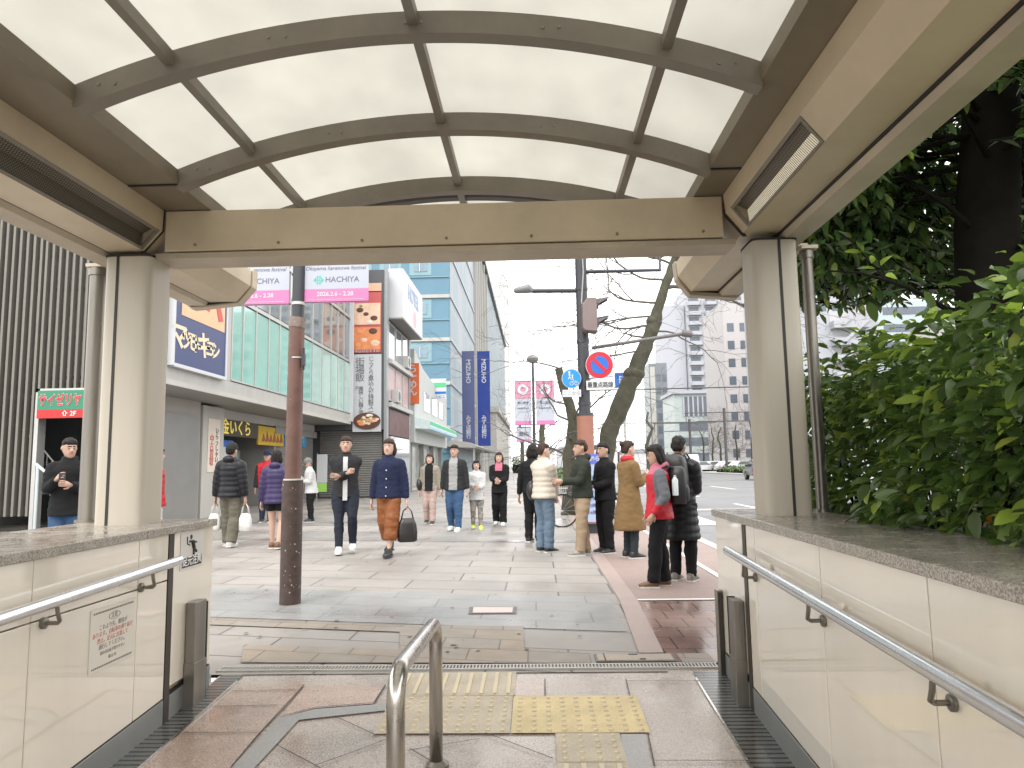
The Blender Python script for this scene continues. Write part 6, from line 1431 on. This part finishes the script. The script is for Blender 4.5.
    if hk != 'none':
        rr_ = random.Random(int(x*31+y))
        secs = []
        for z_, rx, f_, k_ in ((-.035, .030, .014, .054), (-.012, .0455, .006, .061), (.010, .0485, -.018, .0635), (.024, .049, -.044, .0645), (.034, .0485, -.0595, .063), (.050, .045, -.058, .058), (.066, .034, -.044, .044), (.077, .012, -.014, .018)):
            secs.append([hd((rx*math.cos(2*math.pi*j/18)*(1+rr_.uniform(-.03, .03)), (f_+k_)/2+(k_-f_)/2*math.sin(2*math.pi*j/18), z_)) for j in range(18)])
        b.rings(secs)
        if hk in ('bob', 'long'):
            dn = -.075 if hk == 'bob' else -.15
            for s in (-1, 1): b.tube([hd((s*.040, .0, .03)), hd((s*.047, .008, -.01)), hd((s*.046, .012, -.05)), hd((s*.040, .02, dn))], [.016, .018, .018, .008], 8)
            b.rings([[hd((rx*math.cos(2*math.pi*j/14), .035+ry*math.sin(2*math.pi*j/14), z_)) for j in range(14)] for z_, rx, ry in ((.03, .044, .028), (-.03, .047, .026), (dn*.8, .044, .022), (dn, .03, .012))])
        if hk == 'ponytail': b.tube([hd((0, .05, .02)), hd((0, .085, .0)), hd((0, .08, -.06)), hd((0, .07, -.11))], [.014, .02, .016, .004], 8)
        if hk == 'bun': b.ell(hd((0, .062, .045)), .024, .024, .022)
        o_ = b.build('hair', hm, t, local=True); remesh(o_, .007, 1)
        for v in o_.data.vertices: v.co += (v.co-hc).normalized()*.008*noise.noise(Vector((v.co.x*70+x, v.co.y*70, v.co.z*26)))
    if cap:
        ck, cm3 = cap; b = MB()
        if ck == 'hood':
            b.rings([[hd((rx*math.cos(2*math.pi*j/18), (f_+k_)/2+(k_-f_)/2*math.sin(2*math.pi*j/18), z_)) for j in range(18)] for z_, rx, f_, k_ in ((-.095, .062, -.03, .075), (-.06, .058, -.02, .078), (-.02, .060, -.015, .080), (.03, .060, -.03, .080), (.06, .050, -.045, .066), (.085, .028, -.03, .04), (.092, .008, 0, .012))])
            b.build('hood', cm3, t, local=True, smooth='all')
        else:
            b.rings([[hd((rx*math.cos(2*math.pi*j/18), (f_+k_)/2+(k_-f_)/2*math.sin(2*math.pi*j/18), z_)) for j in range(18)] for z_, rx, f_, k_ in ((.014, .054, -.064, .069), (.03, .055, -.066, .070), (.055, .050, -.058, .064), (.078, .034, -.04, .044), (.09, .01, -.01, .014))])
            if ck == 'cap': b.add([hd((-.042, -.05, .022)), hd((.042, -.05, .022)), hd((.03, -.11, .012)), hd((-.03, -.11, .012)), hd((-.042, -.05, .028)), hd((.042, -.05, .028)), hd((.03, -.11, .018)), hd((-.03, -.11, .018))], [(0,3,2,1),(4,5,6,7),(0,1,5,4),(1,2,6,5),(2,3,7,6),(3,0,4,7)])
            b.build('cap', cm3, t, local=True, smooth=True)
    for c_ in [o for o in bpy.data.objects if o.parent == t]: pass
    t.scale = (h, h, h)
    bpy.context.view_layer.update()
    q = Q(); q.root = t; q.h = h
    def wp_(v): v = Vector(v)*h; c_, s_ = math.cos(R(yaw)), math.sin(R(yaw)); return Vector((x+v.x*c_-v.y*s_, y+v.x*s_+v.y*c_, z+v.z))
    q.w = wp_; q.hands = [wp_(a[2]+(a[2]-a[1]).normalized()*.06) for a in arms]; q.sh = [wp_(s_) for s_ in sh]; q.up = up; q.hd = hd; q.yaw = yaw
    return q
solew = mat('white_sole', (.55, .54, .5), rough=.6)
shw = mat('white_sneaker', (.6, .6, .58), rough=.6, var=.15, scale=20); shb = mat('black_shoe', (.02, .02, .022), rough=.45); shn = mat('neon_yellow_shoe', (.55, .65, .06), rough=.5); shbr = mat('brown_shoe', (.14, .07, .035), rough=.5); shg = mat('patterned_sneaker', (.22, .2, .18), rough=.6, var=.9, scale=14)
navy = cloth('navy_cloth', (.012, .017, .045)); blk = cloth('black_cloth', (.008, .008, .009)); blkp = cloth('black_nylon', (.011, .011, .014), rough=.42); char = cloth('charcoal_cloth', (.02, .021, .022)); jean = cloth('blue_denim', (.035, .075, .15)); jeand = cloth('dark_denim', (.016, .02, .03)); jeanl = cloth('light_denim', (.12, .17, .23), var=.25)
olive = cloth('olive_grey_twill', (.12, .11, .085)); khaki = cloth('khaki_twill', (.30, .225, .15)); rust = cloth('rust_satin', (.19, .065, .02), rough=.42); camel = cloth('camel_wool', (.17, .105, .045)); creamc = cloth('cream_nylon', (.50, .45, .38), rough=.5); purple = cloth('purple_nylon', (.04, .03, .085), rough=.38); redc = cloth('red_nylon', (.42, .02, .03), rough=.5)
pinkc = cloth('dusty_pink_twill', (.38, .28, .25)); greyc = cloth('light_grey_knit', (.25, .25, .25)); beige = cloth('beige_wool', (.24, .215, .18)); whitec = cloth('white_cloth', (.46, .46, .46)); greenc = cloth('dark_olive_nylon', (.025, .03, .022)); slateb = cloth('slate_trousers', (.025, .032, .038)); navyr = cloth('navy_jeans', (.022, .03, .055)); pinkp = cloth('pink_cloth', (.4, .12, .17))
pat = mat('leopard_leggings', (.22, .20, .18), rough=.8, var=1.1, scale=26)
S_ = lambda px_, Y_: atY(px_, 480, Y_).x
def foot(px_, py_): g = atZ(px_, py_); return g.x, g.y

p1 = person(S_(68, 9.0), 9.0, 25, 1.74, 'person in a black hooded jacket holding a phone before the dark stair entrance', ('coat', blk, .44, 1.12, 'hood'), ('trousers', jean, 1.15, .05), (shw, 0), ('short', hairb), 'phone', headyaw=25, nod=.15)
p2 = person(S_(155, 10.6), 10.6, 120, 1.66, 'person in a red jacket mostly hidden behind the left canopy column', ('puffer', redc, .47, 1.1), ('trousers', whitec, 1.2, .05), (shw, 0), ('bob', hairb), 'down')
x_, y_ = foot(229, 547)
p3 = person(x_, y_, 172, 1.76, 'person walking away in a black puffer jacket and wide olive grey trousers', ('puffer', blkp, .475, 1.16, 'hood'), ('wide', olive, 1.08, .05), (shw, 0), ('short', hairb), 'down', stride=.14, cap=('beanie', char))
x_, y_ = foot(266, 522)
p4 = person(x_, y_, 8, 1.76, 'person facing us in a bright red padded top, navy jeans and dark cap', ('puffer', [redc, char], .49, 1.0, 'dkzip', lambda c: 1 if abs(c.x) > .115 and c.z < .8 else 0), ('trousers', navyr, 1.15, .05), (shb, 0), ('short', hairb), 'down', cap=('cap', navy))
x_, y_ = foot(275, 549)
p5 = person(x_, y_, 175, 1.62, 'bare legged person walking away in a shiny purple puffer jacket and black shorts', ('puffer', purple, .455, 1.13, 'hood'), ('shorts', blk, 1.0, .4), (shbr, 0), ('bob', hairb), 'down', stride=.10, sk=skin2)
x_, y_ = foot(311, 522)
p6 = person(x_, y_, -60, 1.56, 'person in a white coat and grey cap bowed over a phone beside the pole', ('coat', whitec, .45, 1.16), ('trousers', blk, 1.0, .05), (shb, 0), ('short', hairg), 'phone', headyaw=0, nod=.5, lean=.12, cap=('cap', hairg))
x_, y_ = foot(345, 553)
p7 = person(x_, y_, 12, 1.80, 'person with folded arms walking towards us in charcoal jacket and white sneakers', ('jacket', char, .47, 1.10, 'open', None, whitec), ('trousers', jeand, 1.0, .05), (shw, 0), ('short', hairbr), 'crossed', feet=[(.065, -.02, .035), (-.045, -.12, 0)], build_=1.05)
x_, y_ = foot(389, 556)
p8 = person(x_, y_, -6, 1.73, 'person walking towards us in a navy buttoned jacket and wide rust trousers', ('jacket', navy, .49, 1.13, 'button'), ('wide', rust, 1.18, .15), (shb, 1), ('bob', hairbr), 'down', feet=[(.03, -.10, 0), (-.03, .13, .03)], sk=skin2)
x_, y_ = foot(430, 524)
p9 = person(x_, y_, -5, 1.60, 'person in a beige open coat and dusty pink trousers in the middle distance', ('coat', [beige, blk], .47, 1.08, '', lambda c: 1 if abs(c.x) < .06 and c.y < -.02 else 0), ('wide', pinkc, .85, .09), (shb, 0), ('bob', hairbr), 'down', stride=.12, sk=skin2)
x_, y_ = foot(455, 531)
p10 = person(x_, y_, -8, 1.74, 'tall person in an open dark jacket over a grey top and blue jeans', ('jacket', [char, greyc], .47, 1.14, '', lambda c: 1 if abs(c.x) < .05 and c.y < -.02 else 0), ('trousers', jean, 1.2, .05), (shw, 0), ('short', hairb), 'down', stride=.12)
x_, y_ = foot(477, 529)
p11 = person(x_, y_, 5, 1.42, 'small person with patterned leggings and neon yellow shoes in the distant group', ('coat', whitec, .42, 1.08), ('trousers', pat, .95, .05), (shn, 0), ('bob', hairb), 'front', stride=.08, sk=skin2)
x_, y_ = foot(500, 525)
p12 = person(x_, y_, -5, 1.60, 'person in a dark coat, flared black trousers and white shoes, right of the small person', ('coat', [blk, pinkp], .44, 1.08, '', lambda c: 1 if c.z > .74 and abs(c.x) < .05 and c.y < 0 else 0), ('wide', blk, .98, .05), (shw, 0), ('long', hairbr), 'front', stride=.1, sk=skin2)
x_, y_ = foot(534, 542)
p13 = person(x_, y_, 160, 1.66, 'dark haired person in black trousers standing behind the cream puffer jacket', ('jacket', blk, .49, 1.05), ('wide', blk, .85, .05), (shb, 0), ('bob', hairb), 'down')
x_, y_ = foot(545, 552)
p14 = person(x_, y_, 130, 1.63, 'person in a cream puffer jacket and wide blue jeans with a dark shoulder bag', ('puffer', creamc, .49, 1.22), ('wide', jeanl, .92, .05), (shb, 0), ('short', hairbr), 'clasp', headyaw=-15, sk=skin2)
x_, y_ = foot(584, 555)
p15 = person(x_, y_, -75, 1.66, 'person in a dark olive jacket and khaki trousers before the notice board', ('jacket', greenc, .49, 1.14, 'hood'), ('wide', khaki, .88, .06), (shg, 0), ('short', hairbr), hands=[(.06, -.20, .64), (-.08, -.19, .62)], feet=[(.05, -.05, 0), (-.05, .04, 0)])
x_, y_ = foot(609, 555)
p16 = person(x_, y_+.25, -60, 1.62, 'person in plain black behind the camel coat, next to the notice board', ('jacket', blk, .47, 1.12), ('trousers', blk, 1.15, .05), (shb, 0), ('short', hairb), 'front')
x_, y_ = foot(631, 558)
p17 = person(x_, y_, 115, 1.62, 'person in a long camel coat with a red scarf and slate trousers', ('coat', camel, .235, 1.13), ('wide', slateb, .70, .05), (shb, 0), ('bun', hairbr), 'phone', sk=skin2)
x_, y_ = foot(662, 587)
p18 = person(x_, y_, -95, 1.50, 'person in a red, grey and pink jacket and black trousers', ('jacket', [redc, cloth('grey_sleeve', (.12, .125, .14)), pinkp], .475, 1.18, 'hood', lambda c: 1 if (abs(c.x) > .10 and c.z > .58) else (2 if c.z > .79 else 0)), ('wide', blk, .92, .05), (shbr, 0), ('bob', hairb), 'pocket', headyaw=0, nod=.2, feet=[(.05, -.06, 0), (-.05, .03, 0)])
x_, y_ = foot(684, 581)
p19 = person(x_, y_, 150, 1.60, 'person in a long black puffer coat with a black backpack at the kerb side', ('puffer', blkp, .285, 1.06, 'hood'), ('trousers', blk, 1.1, .05), (shg, 0), ('short', hairb), 'front', nod=.1)
# red scarf and details
s_ = p17; MB().rings([[s_.up((0, .004, .838))+Vector((r_*math.cos(q*.4488), r_*math.sin(q*.4488), dz)) for q in range(14)] for r_, dz in ((.050, -.02), (.062, -.005), (.060, .015), (.048, .03))]).build('scarf', redc, s_.root, local=True, smooth='all')

# bags held or worn (things of their own)
def bag(pos, w_, d_, h_, m_, label, name='handbag', cat='bag', yaw=0, strap=.18, slouch=.8):
    t = root(name, tuple(pos), label, cat, None, R(yaw)); b = MB()
    b.rings([[(w_/2*k*math.copysign(abs(math.cos(q*math.pi/8))**.6, math.cos(q*math.pi/8)), d_/2*k*math.copysign(abs(math.sin(q*math.pi/8))**.6, math.sin(q*math.pi/8)), z_) for q in range(16)] for z_, k in ((-strap-h_, .75), (-strap-h_+.02, .97), (-strap-h_*.6, 1.0), (-strap-h_*.25, .9), (-strap, slouch*.8), (-strap+.006, slouch*.6))])
    b.build('bag_body', m_, t, local=True, smooth='all')
    for s in (-1, 1): MB().tube([(-w_*.3, s*d_*.2, -strap-.01), (-w_*.2, s*d_*.15, -strap*.4), (0, 0, 0), (w_*.2, s*d_*.15, -strap*.4), (w_*.3, s*d_*.2, -strap-.01)], .006, 6).build('handle', m_, t, local=True, smooth='all')
    return t
lthr = mat('black_leather', (.02, .018, .018), rough=.35); plast = mat('white_plastic_bag', (.6, .6, .58), rough=.4, var=.2, scale=12)
bag(p8.hands[0], .30, .15, .34, lthr, 'black leather handbag hanging from the hand of the person in rust trousers', yaw=20)
bag(p3.hands[0], .22, .12, .28, plast, 'right one of two white bags held by the black puffer jacket walker', 'shopping_bag')
bag(p3.hands[1], .22, .12, .30, plast, 'left one of two white bags held by the black puffer jacket walker', 'shopping_bag')
bag(p1.w((.16, -.02, .50)), .22, .1, .30, mat('pale_tote', (.5, .48, .5), rough=.7), 'pale tote bag beside the person in the black hooded jacket', 'tote_bag')
bag(p2.hands[1], .24, .1, .32, plast, 'white paper bag carried by the person in the red jacket', 'paper_bag')
def shoulderbag(p, side, label, m_=lthr):
    hip = p.w((side*.155, .02, .56)); t = root('shoulder_bag', tuple(hip), label, 'bag')
    b = MB(); b.ell(hip, .075, .14, .15, 16, 9); b.build('bag_body', m_, t, smooth='all'); MB().tube([hip+Vector((0, .05, .1)), p.w((side*.12, .04, .83)), p.w((side*.07, -.0, .862)), p.w((side*.13, -.07, .80)), hip+Vector((0, -.05, .1))], .009, 6).build('strap', m_, t, smooth='all')
shoulderbag(p14, 1, 'dark shoulder bag at the hip of the person in the cream jacket')
shoulderbag(p9, -1, 'small dark shoulder bag of the person in pink trousers')
def backpack(p, label, m_, sc=1.0, patch=None):
    c_ = p.w((0, .135, .71)); t = root('backpack', tuple(c_), label, 'backpack', None, R(p.yaw)); s = p.h*sc
    b = MB(); b.rings([[(.085*s*k*math.copysign(abs(math.cos(q*math.pi/8))**.5, math.cos(q*math.pi/8)), .055*s*k*math.copysign(abs(math.sin(q*math.pi/8))**.6, math.sin(q*math.pi/8))+.01, z_*s) for q in range(16)] for z_, k in ((-.14, .8), (-.13, 1), (0, 1.06), (.08, 1.0), (.12, .85), (.14, .5))])
    b.build('pack_body', m_, t, local=True, smooth='all'); MB().rings([[(.065*s*k*math.copysign(abs(math.cos(q*math.pi/8))**.5, math.cos(q*math.pi/8)), .055*s+.03*s*k*math.sin(q*math.pi/8), z_*s) for q in range(16)] for z_, k in ((-.12, .8), (-.10, 1), (-.03, 1.0), (0, .7))]).build('front_pocket', m_, t, local=True, smooth='all')
    for sd in (-1, 1): MB().tube([(sd*.05*s, -.02*s, .12*s), (sd*.06*s, -.08*s, .145*s), (sd*.06*s, -.20*s, .08*s), (sd*.07*s, -.205*s, -.02*s), (sd*.085*s, -.10*s, -.11*s)], .012, 6).build('strap', m_, t, local=True, smooth='all')
    if patch: MB().ell((.03*s, .062*s, .05*s), .022, .012, .035).build('keyring_charm', patch, t, local=True)
    return t
packm = mat('black_pack_nylon', (.02, .02, .022), rough=.5, bump=.2)
backpack(p19, 'large black backpack with a small orange charm on the long black puffer coat', packm, 1.15, mat('orange_charm', (.5, .25, .12)))
bp = backpack(p18, 'black backpack with a clear bottle on the red and grey jacket', packm, .95)
t = root('water_bottle', tuple(p18.w((.10, .11, .64))), 'clear water bottle in the side pocket of the nearer black backpack', 'bottle'); q_ = Vector(t.location); MB().tube([q_, q_+Vector((0, 0, .16)), q_+Vector((0, 0, .19))], [.033, .033, .014], 12).build('bottle_body', mat('clear_plastic', (.55, .6, .62), rough=.1), t, smooth=True); MB().tube([q_+Vector((0, 0, .19)), q_+Vector((0, 0, .21))], .014, 10).build('cap', signw, t)
for p_, lab in ((p1, 'phone in the hands of the person before the stair entrance'), (p6, 'phone in the hands of the person in the white coat')):
    c_ = (p_.hands[0]+p_.hands[1])/2; t = root('phone', tuple(c_), lab, 'phone', None, R(p_.yaw)); MB().box(-.037, .037, -.006, .0, -.07, .08).build('case', shb, t, local=True, bevel=.003); MB().box(-.033, .033, .0, .002, -.064, .074).build('screen', cgl, t, local=True)
